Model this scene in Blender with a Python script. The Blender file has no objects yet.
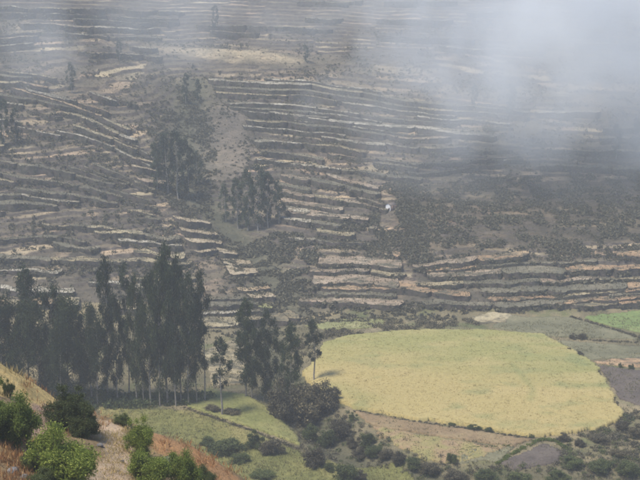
import bpy, math, random
import numpy as np
from mathutils import Vector

random.seed(7)
RNG = np.random.default_rng(7)
SC = bpy.context.scene
COL = SC.collection
R = math.radians

# ------------------------------------------------------------------ camera, sky, sun, exposure
CAM_Z, PITCH, FPX = 90.0, 12.0, 1200.0
cam_data = bpy.data.cameras.new('camera')
cam_data.sensor_width = 36.0
cam_data.lens = 36.0 * FPX / 640.0
cam_data.clip_start = 0.5
cam_data.clip_end = 6000
cam = bpy.data.objects.new('camera', cam_data)
COL.objects.link(cam)
cam.location = (0, 0, CAM_Z)
cam.rotation_euler = (R(90 - PITCH), 0, 0)
SC.camera = cam

SUN_ELEV, SUN_AZ = 64.0, -122.0          # azimuth clockwise from +Y (the way the camera looks)
world = bpy.data.worlds.new('World')
SC.world = world
world.use_nodes = True
wn = world.node_tree
bg = wn.nodes['Background']
sky = wn.nodes.new('ShaderNodeTexSky')
sky.sky_type = 'NISHITA'
sky.sun_disc = False
sky.sun_elevation = R(SUN_ELEV)
sky.sun_rotation = R(SUN_AZ)
sky.altitude = 3300
wn.links.new(sky.outputs[0], bg.inputs[0])
bg.inputs[1].default_value = 0.115
sun_data = bpy.data.lights.new('sun', 'SUN')
sun_data.energy = 3.0
sun_data.angle = R(16.0)
sun_data.color = (1.0, 0.93, 0.80)
sun = bpy.data.objects.new('sun', sun_data)
COL.objects.link(sun)
sd = Vector((math.sin(R(SUN_AZ)) * math.cos(R(SUN_ELEV)), math.cos(R(SUN_AZ)) * math.cos(R(SUN_ELEV)), math.sin(R(SUN_ELEV))))
sun.rotation_euler = sd.to_track_quat('Z', 'Y').to_euler()
sun.location = (-200, 100, 300)

SC.view_settings.view_transform = 'Standard'
SC.view_settings.look = 'None'
SC.view_settings.gamma = 1.0
SC.view_settings.use_curve_mapping = False
SC.view_settings.exposure = 0.92
SC.render.engine = 'CYCLES'
SC.cycles.use_denoising = True
SC.cycles.max_bounces = 4
SC.cycles.volume_bounces = 2
SC.cycles.transparent_max_bounces = 6
SC.cycles.volume_step_rate = 2.0
SC.cycles.volume_max_steps = 96
SC.cycles.filter_width = 1.9

# ------------------------------------------------------------------ noise and camera geometry
def _hash(ix, iy, seed):
    h = (ix.astype(np.int64) * 374761393 + iy.astype(np.int64) * 668265263 + seed * 1442695041) & 0x7fffffff
    h = ((h ^ (h >> 13)) * 1274126177) & 0x7fffffff
    h = (h ^ (h >> 16)) & 0x7fffffff
    return h / float(0x7fffffff)

def vnoise(x, y, seed=0):
    x = np.asarray(x, float); y = np.asarray(y, float)
    ix = np.floor(x); iy = np.floor(y)
    fx = x - ix; fy = y - iy
    fx = fx * fx * (3 - 2 * fx); fy = fy * fy * (3 - 2 * fy)
    a = _hash(ix, iy, seed); b = _hash(ix + 1, iy, seed)
    c = _hash(ix, iy + 1, seed); d = _hash(ix + 1, iy + 1, seed)
    return (a + (b - a) * fx) * (1 - fy) + (c + (d - c) * fx) * fy

def fbm(x, y, seed=0, octv=4):
    s = 0; a = 0.5; t = 0
    for o in range(octv):
        s = s + a * vnoise(np.asarray(x) * 2 ** o + 17.3 * o, np.asarray(y) * 2 ** o - 9.1 * o, seed + o)
        t += a; a *= 0.5
    return s / t - 0.5

SP, CP = math.sin(R(PITCH)), math.cos(R(PITCH))
def ray(px, py):
    px = np.asarray(px, float); py = np.asarray(py, float)
    v = -(py - 240.0)
    d = np.stack([(px - 320.0), FPX * CP + v * SP, -FPX * SP + v * CP], -1)
    return d / d[..., 1:2]                      # scaled so that y = 1

def at_y(px, py, Y):
    d = ray(px, py)
    return np.stack([d[..., 0] * Y, d[..., 1] * Y, CAM_Z + d[..., 2] * Y], -1)

def plane0(px, py):
    d = ray(px, py)
    t = -CAM_Z / d[..., 2]
    return np.stack([d[..., 0] * t, t], -1)

def seg_dist(x, y, pts):
    best = np.full(np.shape(x), 1e9)
    for (ax, ay), (bx, by) in zip(pts[:-1], pts[1:]):
        dx, dy = bx - ax, by - ay
        t = np.clip(((x - ax) * dx + (y - ay) * dy) / (dx * dx + dy * dy), 0, 1)
        best = np.minimum(best, np.hypot(x - ax - t * dx, y - ay - t * dy))
    return best

def inside(x, y, poly):
    r = np.zeros(np.shape(x), bool)
    n = len(poly)
    for i in range(n):
        ax, ay = poly[i]; bx, by = poly[(i + 1) % n]
        c = ((ay > y) != (by > y)) & (x < (bx - ax) * (y - ay) / (by - ay + 1e-12) + ax)
        r ^= c
    return r

# ------------------------------------------------------------------ the lie of the land
crest_px = np.array([(-160, 318), (-60, 345), (0, 361), (30, 378), (62, 402), (100, 414), (125, 420), (150, 431), (200, 452), (235, 474), (300, 512), (420, 590)], float)
CR = at_y(crest_px[:, 0], crest_px[:, 1], 95.0)
cx_, cz_ = CR[:, 0], CR[:, 2]
def crest_z(x):
    z = np.interp(x, cx_, cz_)
    z = z + np.clip(cx_[0] - x, 0, None) * 0.12 - np.clip(x - cx_[-1], 0, 60) * 0.45
    return z

FOOT = 319.0
gully_xy = [tuple(p) for p in plane0([255, 272, 290, 318, 352, 400, 470, 560, 680], [318, 345, 385, 428, 452, 470, 481, 483, 478])]

def S0(x, y):
    x = np.asarray(x, float); y = np.asarray(y, float)
    # near spur
    zc = crest_z(x)
    up = np.interp(y, [-60, 0, 10, 40, 68, 95], [1, 1, 1, 1, 1, 0])
    near = np.where(y < 95,
        np.interp(y, [40, 68, 80, 95], [11.0, 4.2, 2.0, 0.0]) + zc, zc - (y - 95) * 0.62 - np.clip(y - 95, 0, 12) * 0.15)
    w = np.clip((y - 4) / 40.0, 0, 1)
    near = np.where(y < 44, (88.3 - 1.0 * np.clip(y, -60, 4) * 0.2 - 0.3 * np.abs(x)) * (1 - w) + near * w, near)
    near = near + fbm(x / 7, y / 7, 3) * 1.5 * np.clip((y - 40) / 20, 0, 1)
    # valley floor
    floor = fbm(x / 40, y / 40, 11) * 1.6 + fbm(x / 9, y / 9, 12) * 0.35 + np.clip(-x - 45, 0, 100) * 0.05
    g = seg_dist(x, y, gully_xy)
    floor = floor - 3.0 * np.exp(-(g / 6.0) ** 2)
    t = y - FOOT - fbm(x / 60, 0 * x, 21) * 14
    tt = np.clip(t, 0, None)
    hill = 0.20 * tt + 0.05 * np.clip(tt - 100, 0, None) + 0.08 * np.clip(tt - 250, 0, None)
    hill = hill + 0.15 * np.clip(-x - 38, 0, 130) * np.clip((tt - 45) / 60, 0, 1)
    hill = hill + fbm(x / 90, y / 90, 31) * 13 * np.clip(tt / 160, 0, 1) + fbm(x / 22, y / 22, 32) * 1.6 * np.clip(tt / 40, 0, 1)
    far = floor + hill
    k = 3.0
    return np.logaddexp(near / k, far / k) * k

def march(px, py, f, tmin=50.0, tmax=1000.0):
    px = np.atleast_1d(np.asarray(px, float)); py = np.atleast_1d(np.asarray(py, float))
    d = ray(px, py)
    ts = np.arange(tmin, tmax, 2.0)
    lo = np.full(px.shape, tmin); hi = np.full(px.shape, tmax); done = np.zeros(px.shape, bool)
    for t in ts:
        hit = (~done) & (CAM_Z + d[:, 2] * t < f(d[:, 0] * t, np.full(px.shape, t)))
        lo[hit] = t - 2; hi[hit] = t; done |= hit
        if done.all(): break
    lo[~done] = tmax - 2; hi[~done] = tmax
    for _ in range(14):
        m = (lo + hi) / 2
        h = CAM_Z + d[:, 2] * m < f(d[:, 0] * m, m)
        hi = np.where(h, m, hi); lo = np.where(h, lo, m)
    m = (lo + hi) / 2
    return np.stack([d[:, 0] * m, m, CAM_Z + d[:, 2] * m], -1)

rav = march([196, 186, 182, 214, 244, 268, 290], [75, 110, 180, 206, 230, 264, 308], S0, 130)
ravine_xy = [(p[0], p[1]) for p in rav]
rav2 = march([300, 268, 250, 232], [150, 178, 215, 245], S0, 130)
ravine2_xy = [(p[0], p[1]) for p in rav2]
knoll = march([240], [62], S0, 130)[0]

def S_exact(x, y):
    z = S0(x, y)
    d = seg_dist(x, y, ravine_xy); z = z - 3.0 * np.exp(-(d / 11.0) ** 2)
    d2 = seg_dist(x, y, ravine2_xy); z = z - 2.5 * np.exp(-(d2 / 11.0) ** 2)
    z = z + 4.5 * np.exp(-((x - knoll[0]) / 34.0) ** 2 - ((y - knoll[1]) / 13.0) ** 2)
    return z

_gx, _gy = np.arange(-370, 391, 1.0), np.arange(-80, 1061, 1.0)
_HT = S_exact(*[a.ravel() for a in np.meshgrid(_gx, _gy)]).reshape(len(_gy), len(_gx))
def S(x, y):
    x = np.clip((np.asarray(x, float) - _gx[0]), 0, len(_gx) - 1.001); y = np.clip((np.asarray(y, float) - _gy[0]), 0, len(_gy) - 1.001)
    ix = x.astype(int); iy = y.astype(int); fx = x - ix; fy = y - iy
    return (_HT[iy, ix] * (1 - fx) + _HT[iy, ix + 1] * fx) * (1 - fy) + (_HT[iy + 1, ix] * (1 - fx) + _HT[iy + 1, ix + 1] * fx) * fy
def ground(px, py, tmin=50.0):
    return march(px, py, S, tmin)
def Sz(x, y):
    return float(S(np.array([x]), np.array([y]))[0])
VAL = 150.0     # rays that skip the near spur start here

# ------------------------------------------------------------------ mesh and object helpers
def new_mesh(name, verts, quads=None, tris=None, smooth=False):
    me = bpy.data.meshes.new(name)
    verts = np.asarray(verts, np.float32).reshape(-1, 3)
    q = np.asarray(quads if quads is not None else np.zeros((0, 4)), np.int32).reshape(-1, 4)
    t = np.asarray(tris if tris is not None else np.zeros((0, 3)), np.int32).reshape(-1, 3)
    me.vertices.add(len(verts)); me.vertices.foreach_set('co', verts.ravel())
    nl = q.size + t.size
    me.loops.add(nl)
    me.loops.foreach_set('vertex_index', np.concatenate([q.ravel(), t.ravel()]))
    me.polygons.add(len(q) + len(t))
    ls = np.concatenate([np.arange(len(q)) * 4, len(q) * 4 + np.arange(len(t)) * 3]).astype(np.int32)
    me.polygons.foreach_set('loop_start', ls)
    if smooth:
        me.polygons.foreach_set('use_smooth', np.ones(len(q) + len(t), bool))
    me.update(calc_edges=True)
    return me

def put(name, me, mat=None, parent=None, loc=None):
    if mat is not None and len(me.materials) == 0:
        me.materials.append(mat)
    o = bpy.data.objects.new(name, me)
    COL.objects.link(o)
    if parent is not None: o.parent = parent
    if loc is not None: o.location = loc
    return o

def tag(o, label=None, cat=None, group=None, kind=None):
    if label: o['label'] = label
    if cat: o['category'] = cat
    if group: o['group'] = group
    if kind: o['kind'] = kind
    return o

def empty(name, loc, rz=0.0, s=1.0):
    o = bpy.data.objects.new(name, None)
    COL.objects.link(o)
    o.location = loc; o.rotation_euler = (0, 0, rz); o.scale = (s, s, s) if not hasattr(s, '__len__') else s
    o.empty_display_size = 0.3
    return o

def paint(me, cols):
    a = me.color_attributes.new('tint', 'FLOAT_COLOR', 'POINT')
    c = np.ones((len(me.vertices), 4), np.float32); c[:, :3] = cols
    a.data.foreach_set('color', c.ravel())

def grid_mesh(name, xs, ys, zfun, smooth=True):
    X, Y = np.meshgrid(xs, ys)
    Z = zfun(X.ravel(), Y.ravel())
    V = np.stack([X.ravel(), Y.ravel(), Z], -1)
    nx, ny = len(xs), len(ys)
    i = (np.arange(ny - 1)[:, None] * nx + np.arange(nx - 1)[None, :]).ravel()
    Q = np.stack([i, i + 1, i + nx + 1, i + nx], -1)
    return new_mesh(name, V, Q, smooth=smooth), V

# ------------------------------------------------------------------ materials
def mat_base(name, rough=0.95):
    m = bpy.data.materials.new(name)
    m.use_nodes = True
    nt = m.node_tree
    b = nt.nodes['Principled BSDF']
    b.inputs['Roughness'].default_value = rough
    b.inputs['Specular IOR Level'].default_value = 0.15
    return m, nt, b

def node(nt, t, **kw):
    n = nt.nodes.new(t)
    for k, v in kw.items(): setattr(n, k, v)
    return n

def ramp(nt, stops):
    r = node(nt, 'ShaderNodeValToRGB')
    e = r.color_ramp.elements
    while len(e) < len(stops): e.new(0.5)
    for k, (p, c) in enumerate(stops):
        e[k].position = p; e[k].color = (c[0], c[1], c[2], 1)
    return r

def noise(nt, scale, detail=5.0, rough=0.6, stretch=None, rot=None):
    g = node(nt, 'ShaderNodeNewGeometry')
    src = g.outputs['Position']
    if stretch or rot:
        mp = node(nt, 'ShaderNodeMapping')
        if stretch: mp.inputs['Scale'].default_value = stretch
        if rot: mp.inputs['Rotation'].default_value = rot
        nt.links.new(src, mp.inputs['Vector']); src = mp.outputs[0]
    n = node(nt, 'ShaderNodeTexNoise')
    n.inputs['Scale'].default_value = scale; n.inputs['Detail'].default_value = detail
    n.inputs['Roughness'].default_value = rough
    nt.links.new(src, n.inputs['Vector'])
    return n

def bump(nt, b, src, strength=0.4, dist=0.3):
    bp = node(nt, 'ShaderNodeBump')
    bp.inputs['Strength'].default_value = strength; bp.inputs['Distance'].default_value = dist
    nt.links.new(src, bp.inputs['Height']); nt.links.new(bp.outputs[0], b.inputs['Normal'])

def mix(nt, a, c, fac, mode='MIX'):
    m = node(nt, 'ShaderNodeMix', data_type='RGBA', blend_type=mode)
    for sock, v in ((m.inputs[0], fac), (m.inputs[6], a), (m.inputs[7], c)):
        if isinstance(v, bpy.types.NodeSocket): nt.links.new(v, sock)
        elif isinstance(v, (int, float)): sock.default_value = v
        else: sock.default_value = (v[0], v[1], v[2], 1)
    return m.outputs[2]

def mat_patch(name, cols, scale, fine=None, bumpd=0.2, stretch=None, rot=None, finefac=0.6):
    """colours spread by a broad noise, broken up by a fine one"""
    m, nt, b = mat_base(name)
    n1 = noise(nt, scale, 6, 0.65, stretch, rot)
    k = len(cols)
    r = ramp(nt, [(0.3 + 0.4 * i / max(1, k - 1), c) for i, c in enumerate(cols)])
    nt.links.new(n1.outputs[0], r.inputs[0])
    n2 = noise(nt, fine or scale * 9, 4, 0.7, stretch, rot)
    r2 = ramp(nt, [(0.3, (0.55, 0.55, 0.55)), (0.7, (1.4, 1.4, 1.4))])
    nt.links.new(n2.outputs[0], r2.inputs[0])
    c = mix(nt, r.outputs[0], r2.outputs[0], finefac, 'MULTIPLY')
    nt.links.new(c, b.inputs['Base Color'])
    bump(nt, b, n2.outputs[0], 0.6, bumpd)
    return m

def mat_tint(name, scale, fine):
    """terrain: the ground's own colour comes from a vertex attribute, broken up by two noises"""
    m, nt, b = mat_base(name)
    a = node(nt, 'ShaderNodeAttribute'); a.attribute_name = 'tint'
    n1 = noise(nt, scale, 6, 0.7)
    r1 = ramp(nt, [(0.28, (0.5, 0.54, 0.5)), (0.5, (1, 1, 1)), (0.72, (1.5, 1.42, 1.3))])
    nt.links.new(n1.outputs[0], r1.inputs[0])
    n2 = noise(nt, fine, 4, 0.7)
    r2 = ramp(nt, [(0.3, (0.55, 0.57, 0.55)), (0.7, (1.45, 1.4, 1.35))])
    nt.links.new(n2.outputs[0], r2.inputs[0])
    c = mix(nt, a.outputs[0], r1.outputs[0], 0.8, 'MULTIPLY')
    c = mix(nt, c, r2.outputs[0], 0.7, 'MULTIPLY')
    nt.links.new(c, b.inputs['Base Color'])
    bump(nt, b, n2.outputs[0], 0.7, 0.3)
    return m

def mat_leaf(name, cols, transl=0.35):
    m, nt, b = mat_base(name, 0.7)
    g = node(nt, 'ShaderNodeNewGeometry')
    k = len(cols)
    r = ramp(nt, [(i / max(1, k - 1), c) for i, c in enumerate(cols)])
    nt.links.new(g.outputs['Random Per Island'], r.inputs[0])
    oi = node(nt, 'ShaderNodeObjectInfo')
    r2 = ramp(nt, [(0.0, (0.75, 0.75, 0.78)), (0.5, (1, 1, 1)), (1.0, (1.3, 1.25, 1.1))])
    nt.links.new(oi.outputs['Random'], r2.inputs[0])
    c = mix(nt, r.outputs[0], r2.outputs[0], 1.0, 'MULTIPLY')
    nt.links.new(c, b.inputs['Base Color'])
    tr = node(nt, 'ShaderNodeBsdfTranslucent')
    nt.links.new(c, tr.inputs[0])
    ms = node(nt, 'ShaderNodeMixShader'); ms.inputs[0].default_value = transl
    nt.links.new(b.outputs[0], ms.inputs[1]); nt.links.new(tr.outputs[0], ms.inputs[2])
    nt.links.new(ms.outputs[0], nt.nodes['Material Output'].inputs[0])
    return m

M_near = mat_tint('near_soil', 0.5, 5.0)
M_floor = mat_tint('valley_soil', 0.12, 2.2)
M_hill = mat_tint('hill_scrub', 0.13, 0.8)
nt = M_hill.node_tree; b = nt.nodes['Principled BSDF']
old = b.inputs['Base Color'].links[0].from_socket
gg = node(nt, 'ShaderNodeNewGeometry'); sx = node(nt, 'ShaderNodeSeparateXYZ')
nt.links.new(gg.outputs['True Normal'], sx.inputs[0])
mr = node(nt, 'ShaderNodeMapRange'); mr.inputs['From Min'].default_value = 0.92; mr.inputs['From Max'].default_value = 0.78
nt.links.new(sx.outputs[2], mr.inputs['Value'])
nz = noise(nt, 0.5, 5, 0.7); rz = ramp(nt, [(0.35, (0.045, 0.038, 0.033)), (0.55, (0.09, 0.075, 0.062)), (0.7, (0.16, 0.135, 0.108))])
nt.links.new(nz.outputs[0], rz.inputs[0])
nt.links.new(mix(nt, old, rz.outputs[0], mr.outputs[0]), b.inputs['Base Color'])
M_wall = mat_patch('terrace_stone', [(0.055, 0.045, 0.04), (0.105, 0.086, 0.073), (0.07, 0.067, 0.05), (0.165, 0.135, 0.11)], 0.25, 1.6, 0.3)
def mat_tread(name, cols):
    """stubble or bare soil with weedy dark breaks"""
    m, nt, b = mat_base(name)
    n1 = noise(nt, 0.06, 5, 0.6)
    r = ramp(nt, [(0.35, cols[0]), (0.5, cols[1]), (0.65, cols[2])])
    nt.links.new(n1.outputs[0], r.inputs[0])
    n3 = noise(nt, 0.16, 7, 0.75, (1, 1.6, 1))
    n3b = ramp(nt, [(0.42, (1, 1, 1)), (0.54, (0, 0, 0))])
    nt.links.new(n3.outputs[0], n3b.inputs[0])
    c = mix(nt, r.outputs[0], (0.10, 0.092, 0.065), n3b.outputs[0])
    n2 = noise(nt, 1.2, 4, 0.7)
    r2 = ramp(nt, [(0.3, (0.55, 0.55, 0.55)), (0.7, (1.35, 1.35, 1.35))])
    nt.links.new(n2.outputs[0], r2.inputs[0])
    c = mix(nt, c, r2.outputs[0], 0.7, 'MULTIPLY')
    nt.links.new(c, b.inputs['Base Color'])
    bump(nt, b, n2.outputs[0], 0.6, 0.2)
    return m
TREAD = {
    'straw': mat_tread('dry_stubble', [(0.22, 0.18, 0.11), (0.32, 0.265, 0.165), (0.39, 0.335, 0.22)]),
    'pale': mat_tread('pale_stubble', [(0.27, 0.24, 0.18), (0.38, 0.34, 0.265), (0.47, 0.43, 0.35)]),
    'tan': mat_tread('tan_soil', [(0.25, 0.165, 0.10), (0.35, 0.235, 0.14), (0.40, 0.29, 0.18)]),
    'pink': mat_tread('pinkish_soil', [(0.22, 0.165, 0.115), (0.30, 0.23, 0.165), (0.36, 0.295, 0.22)]),
    'dull': mat_patch('dull_fallow', [(0.085, 0.08, 0.06), (0.13, 0.12, 0.085), (0.22, 0.19, 0.135)], 0.09, 1.2, 0.2),
    'cream': mat_patch('cream_soil', [(0.25, 0.20, 0.13), (0.34, 0.275, 0.185), (0.41, 0.35, 0.25)], 0.12, 1.3, 0.12, finefac=0.5),
    'gold': mat_patch('golden_stubble', [(0.28, 0.20, 0.12), (0.36, 0.265, 0.165), (0.40, 0.315, 0.205)], 0.12, 1.3, 0.12, finefac=0.5),
    'grass': mat_patch('thin_grass', [(0.13, 0.13, 0.06), (0.22, 0.22, 0.10), (0.34, 0.31, 0.16)], 0.12, 1.3, 0.2),
}
M_bark = mat_patch('pale_bark', [(0.16, 0.14, 0.12), (0.27, 0.24, 0.21), (0.36, 0.33, 0.29)], 0.8, 5, 0.03)
M_twig = mat_patch('brown_twig', [(0.07, 0.055, 0.04), (0.13, 0.10, 0.075)], 1.2, 6, 0.02)
M_euc = mat_leaf('eucalyptus_leaf', [(0.022, 0.034, 0.016), (0.04, 0.056, 0.027), (0.076, 0.094, 0.048)], 0.3)
M_fareuc = mat_leaf('hill_tree_leaf', [(0.035, 0.05, 0.03), (0.055, 0.07, 0.045), (0.08, 0.10, 0.06)], 0.25)
M_green = mat_leaf('bright_shrub_leaf', [(0.085, 0.125, 0.024), (0.16, 0.21, 0.045), (0.30, 0.34, 0.09)], 0.4)
M_mid = mat_leaf('mid_shrub_leaf', [(0.055, 0.075, 0.028), (0.09, 0.115, 0.042), (0.16, 0.175, 0.075)], 0.35)
M_dry = mat_leaf('dry_shrub_leaf', [(0.055, 0.05, 0.034), (0.11, 0.10, 0.065), (0.22, 0.19, 0.125)], 0.3)
M_scrub = mat_leaf('scrub_leaf', [(0.06, 0.058, 0.04), (0.11, 0.103, 0.068), (0.20, 0.18, 0.12)], 0.3)

# ------------------------------------------------------------------ terrain
def rect_poly(pts, tmin=VAL):
    p = ground([a for a, _ in pts], [b for _, b in pts], tmin)
    return [(a[0], a[1]) for a in p]

def soft_mask(x, y, poly, seed, ragged=0.6, scale=2.0):
    dx = fbm(x / scale, y / scale, seed) * 2 * ragged; dy = fbm(x / scale, y / scale, seed + 9) * 2 * ragged
    return inside(x + dx, y + dy, poly)

# near spur
xs = np.arange(-75, 60, 0.42)
ys = np.unique(np.concatenate([np.arange(-40, 56, 3.0), np.arange(56, 104, 0.4), np.arange(104, 178, 2.0)]))
def near_z(x, y): return S(x, y) + fbm(x / 0.9, y / 0.9, 41) * 0.28 - np.where(y > 168, 0.3, 0)
me, V = grid_mesh('near_slope', xs, ys, near_z)
x, y = V[:, 0], V[:, 1]
cn = np.tile(np.array([0.20, 0.15, 0.095]), (len(x), 1))
mixn = np.clip(fbm(x / 5, y / 5, 51) * 2.2 + 0.5, 0, 1)[:, None]
cn = cn * (1 - mixn) + np.array([0.27, 0.19, 0.10]) * mixn
def npoly(pts): return rect_poly(pts, 55)
cn[soft_mask(x, y, npoly([(-60, 345), (0, 362), (42, 388), (60, 402), (30, 408), (0, 396), (-60, 380)]), 61)] = (0.44, 0.33, 0.15)
cn[soft_mask(x, y, npoly([(97, 418), (118, 423), (133, 440), (134, 480), (133, 520), (88, 520), (93, 480), (104, 450)]), 62, 0.5)] = (0.42, 0.32, 0.23)
cn[soft_mask(x, y, npoly([(30, 402), (48, 406), (46, 440), (40, 462), (22, 475), (25, 440)]), 63, 0.5)] = (0.36, 0.25, 0.19)
cn[soft_mask(x, y, npoly([(140, 428), (165, 436), (240, 478), (255, 520), (215, 520), (190, 470), (160, 455)]), 64)] = (0.33, 0.19, 0.095)
paint(me, cn)
near_o = tag(put('near_slope', me, M_near), 'dry reddish brown near slope with bare soil in the lower left', kind='structure')

# valley floor
xs = np.arange(-170, 190, 0.8); ys = np.arange(160, 327, 0.8)
me, V = grid_mesh('valley_floor', xs, ys, lambda x, y: S(x, y) + fbm(x / 2.2, y / 2.2, 71) * 0.3 - np.where(y < 163, 0.3, 0))
x, y = V[:, 0], V[:, 1]
t = np.clip(fbm(x / 14, y / 14, 72) * 2.4 + 0.5, 0, 1)[:, None]
cf = np.array([0.13, 0.115, 0.07]) * (1 - t) + np.array([0.24, 0.20, 0.125]) * t
t2 = np.clip(fbm(x / 6, y / 6, 75) * 3 - 0.1, 0, 1)[:, None]
cf = cf * (1 - t2) + np.array([0.10, 0.115, 0.05]) * t2
g = np.exp(-(seg_dist(x, y, gully_xy) / 6.5) ** 2)[:, None]
cf = cf * (1 - g) + np.array([0.10, 0.095, 0.06]) * g
paint(me, cf)
floor_o = tag(put('valley_floor', me, M_floor), 'rough brown and olive valley floor between the fields', kind='structure')

# hillside: the slope itself is cut into fine steps, broken from patch to patch
scree_P = rect_poly([(188, 112), (225, 102), (250, 112), (252, 160), (236, 180), (205, 184), (190, 150)])
scrub_P = rect_poly([(392, 186), (520, 176), (640, 178), (720, 176), (720, 236), (640, 240), (520, 250), (400, 256)])
def steps(x, y):
    wx = x + fbm(x / 20, y / 20, 91) * 16; wy = y + fbm(x / 20, y / 20, 92) * 16
    pid = np.floor(wx / 26) * 57 + np.floor(wy / 34 + 0.5 * (np.floor(wx / 26) % 2)) * 131
    ph = _hash(pid, pid * 0 + 3, 5)
    hstep = 1.2 + 0.5 * np.clip((y - 420) / 150, 0, 1)
    base = S(x, y)
    u = (base + fbm(x / 26, y / 26, 93) * 2.4 + 0.035 * x * np.clip((y - 380) / 80, -0.4, 1)) / hstep + ph
    fl = np.floor(u); fr = u - fl
    wl = 0.80
    g = np.where(fr < wl, 0.12 * fr / wl, 0.12 + 0.88 * (fr - wl) / (1 - wl))
    a = np.clip((y - FOOT - 10) / 15, 0, 1)
    a = a * (1 - np.exp(-(seg_dist(x, y, ravine_xy) / 8) ** 2))
    a = a * (1 - 1.0 * np.clip(1.6 * np.exp(-((x - knoll[0]) / 38.0) ** 2 - ((y - knoll[1]) / 14.0) ** 2), 0, 1))
    a = a * np.where(inside(x, y, scree_P), 0.15, 1) * np.where(inside(x + fbm(x / 9, y / 9, 95) * 12, y + fbm(x / 9, y / 9, 96) * 12, scrub_P), 0.6, 1)
    a = a * np.clip(1.25 + fbm(x / 12, y / 12, 97) * 2.2, 0.15, 1)
    z = base + a * hstep * (g - fr)
    pick = _hash(fl, pid, 8); pick2 = vnoise(x / 7, fl * 3.1 + pid, 9)
    return z, fl, pick, pick2, a
def hill_z(x, y):
    return steps(x, y)[0] + fbm(x / 3, y / 3, 81) * 0.55 - np.where(y < 326, 0.35, 0)
xs = np.concatenate([np.arange(-340, -160, 5.0), np.arange(-160, 180, 1.0), np.arange(180, 370, 5.0)])
ys = np.concatenate([np.arange(324, 680, 0.55), np.arange(680, 1010, 6.0)])
me, V = grid_mesh('hillside', xs, ys, hill_z, smooth=False)
x, y = V[:, 0], V[:, 1]
t = np.clip(fbm(x / 30, y / 30, 82, 5) * 2.4 + 0.5, 0, 1)[:, None]
ch = np.array([0.082, 0.072, 0.056]) * (1 - t) + np.array([0.142, 0.12, 0.086]) * t
_, fl_, pk, pk2, am = steps(x, y)
pale = (np.clip((pk - 0.32) * 2.0, 0, 1) * np.clip((pk2 - 0.22) * 2.6, 0, 1) * am)[:, None]
hue = _hash(np.floor(pk * 997), np.floor(pk * 771), 4)[:, None]
ch = ch * (1 - pale) + (np.array([0.36, 0.30, 0.20]) * (1 - hue) + np.array([0.32, 0.23, 0.165]) * hue) * pale
kd = np.exp(-((x - knoll[0] + 4) / 36.0) ** 2 - ((y - knoll[1] + 2) / 8.0) ** 2)
kk = np.clip((kd + fbm(x / 12, y / 12, 85) * 0.3 - 0.3) * 2.6, 0, 1)[:, None]
sc_ = inside(x + fbm(x / 9, y / 9, 95) * 12, y + fbm(x / 9, y / 9, 96) * 12, scrub_P)
ch[sc_] = ch[sc_] * 0.6
ch = ch * (1 - kk) + np.array([0.29, 0.24, 0.165]) * kk
scree = soft_mask(x, y, scree_P, 86, 5, 14)
ch[scree] = ch[scree] * 0.3 + np.array([0.16, 0.135, 0.11]) * 0.7
dr = np.exp(-(seg_dist(x, y, ravine_xy) / 9) ** 2)[:, None] * 0.7
ch = ch * (1 - dr) + np.array([0.075, 0.078, 0.05]) * dr
paint(me, ch)
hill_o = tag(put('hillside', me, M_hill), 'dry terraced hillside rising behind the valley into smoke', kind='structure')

# ------------------------------------------------------------------ terraces
SCRUB_PTS = []          # (x, y, z, size) for the scrub on the terrace walls
TCOUNT = [0]; TUFTS = []
def poly_at(pts, u):
    p = np.array(pts, float)
    L = np.concatenate([[0], np.cumsum(np.hypot(*(p[1:] - p[:-1]).T))]); L /= L[-1]
    return np.stack([np.interp(u, L, p[:, 0]), np.interp(u, L, p[:, 1])], -1)

def terrace_zone(top, bot, n, pal, seg=(30, 75), skip=0.08, wob=1.6, seed=0, scrub=1.0, wallx=1.0):
    rg = np.random.default_rng(1000 + seed)
    width = max(abs(top[-1][0] - top[0][0]), abs(bot[-1][0] - bot[0][0]))
    Mn = max(6, int(width / 3.2))
    u = np.linspace(0, 1, Mn)
    A, B = poly_at(top, u), poly_at(bot, u)
    lines = []
    for k in range(n + 1):
        f = min(1.0, max(0.0, (k + (rg.uniform(-0.36, 0.36) if 0 < k < n else 0)) / n))
        P = A * (1 - f) + B * f
        P = P.copy()
        P[:, 1] += (vnoise(P[:, 0] / 28 + seed * 7, np.full(Mn, k * 0.45 + seed * 3), 5) - 0.5) * 2 * wob
        P[:, 1] += (vnoise(P[:, 0] / 13 + k * 1.7, np.full(Mn, k * 5.7 + seed), 16) - 0.5) * wob * 1.1
        P[:, 1] += (vnoise(P[:, 0] / 7 + k * 3.1, np.full(Mn, k * 9.7 + seed), 6) - 0.5) * wob * 0.7
        E = ground(P[:, 0], P[:, 1], VAL)
        lines.append(E)
    for k in range(1, n + 1):
        Bk, Fk = lines[k - 1].copy(), lines[k].copy()
        # a terrace always runs out towards the valley
        Fk[:, 1] = np.minimum(Fk[:, 1], Bk[:, 1] - 1.5)
        i = int(rg.integers(0, max(1, min(6, Mn // 6))))
        stop = Mn - 1 - int(rg.integers(0, max(1, min(6, Mn // 6))))
        while i < stop - 1:
            L = max(3, int(rg.uniform(*seg) / 3.2))
            j = min(stop, i + L)
            if stop - j < 3: j = stop
            if rg.random() < skip:
                i = j; continue
            c = rg.choice(len(pal), p=np.array([w for _, w in pal]) / sum(w for _, w in pal))
            make_terrace(Bk[i:j + 1], Fk[i:j + 1], pal[c][0], rg, scrub)
            i = j

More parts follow.
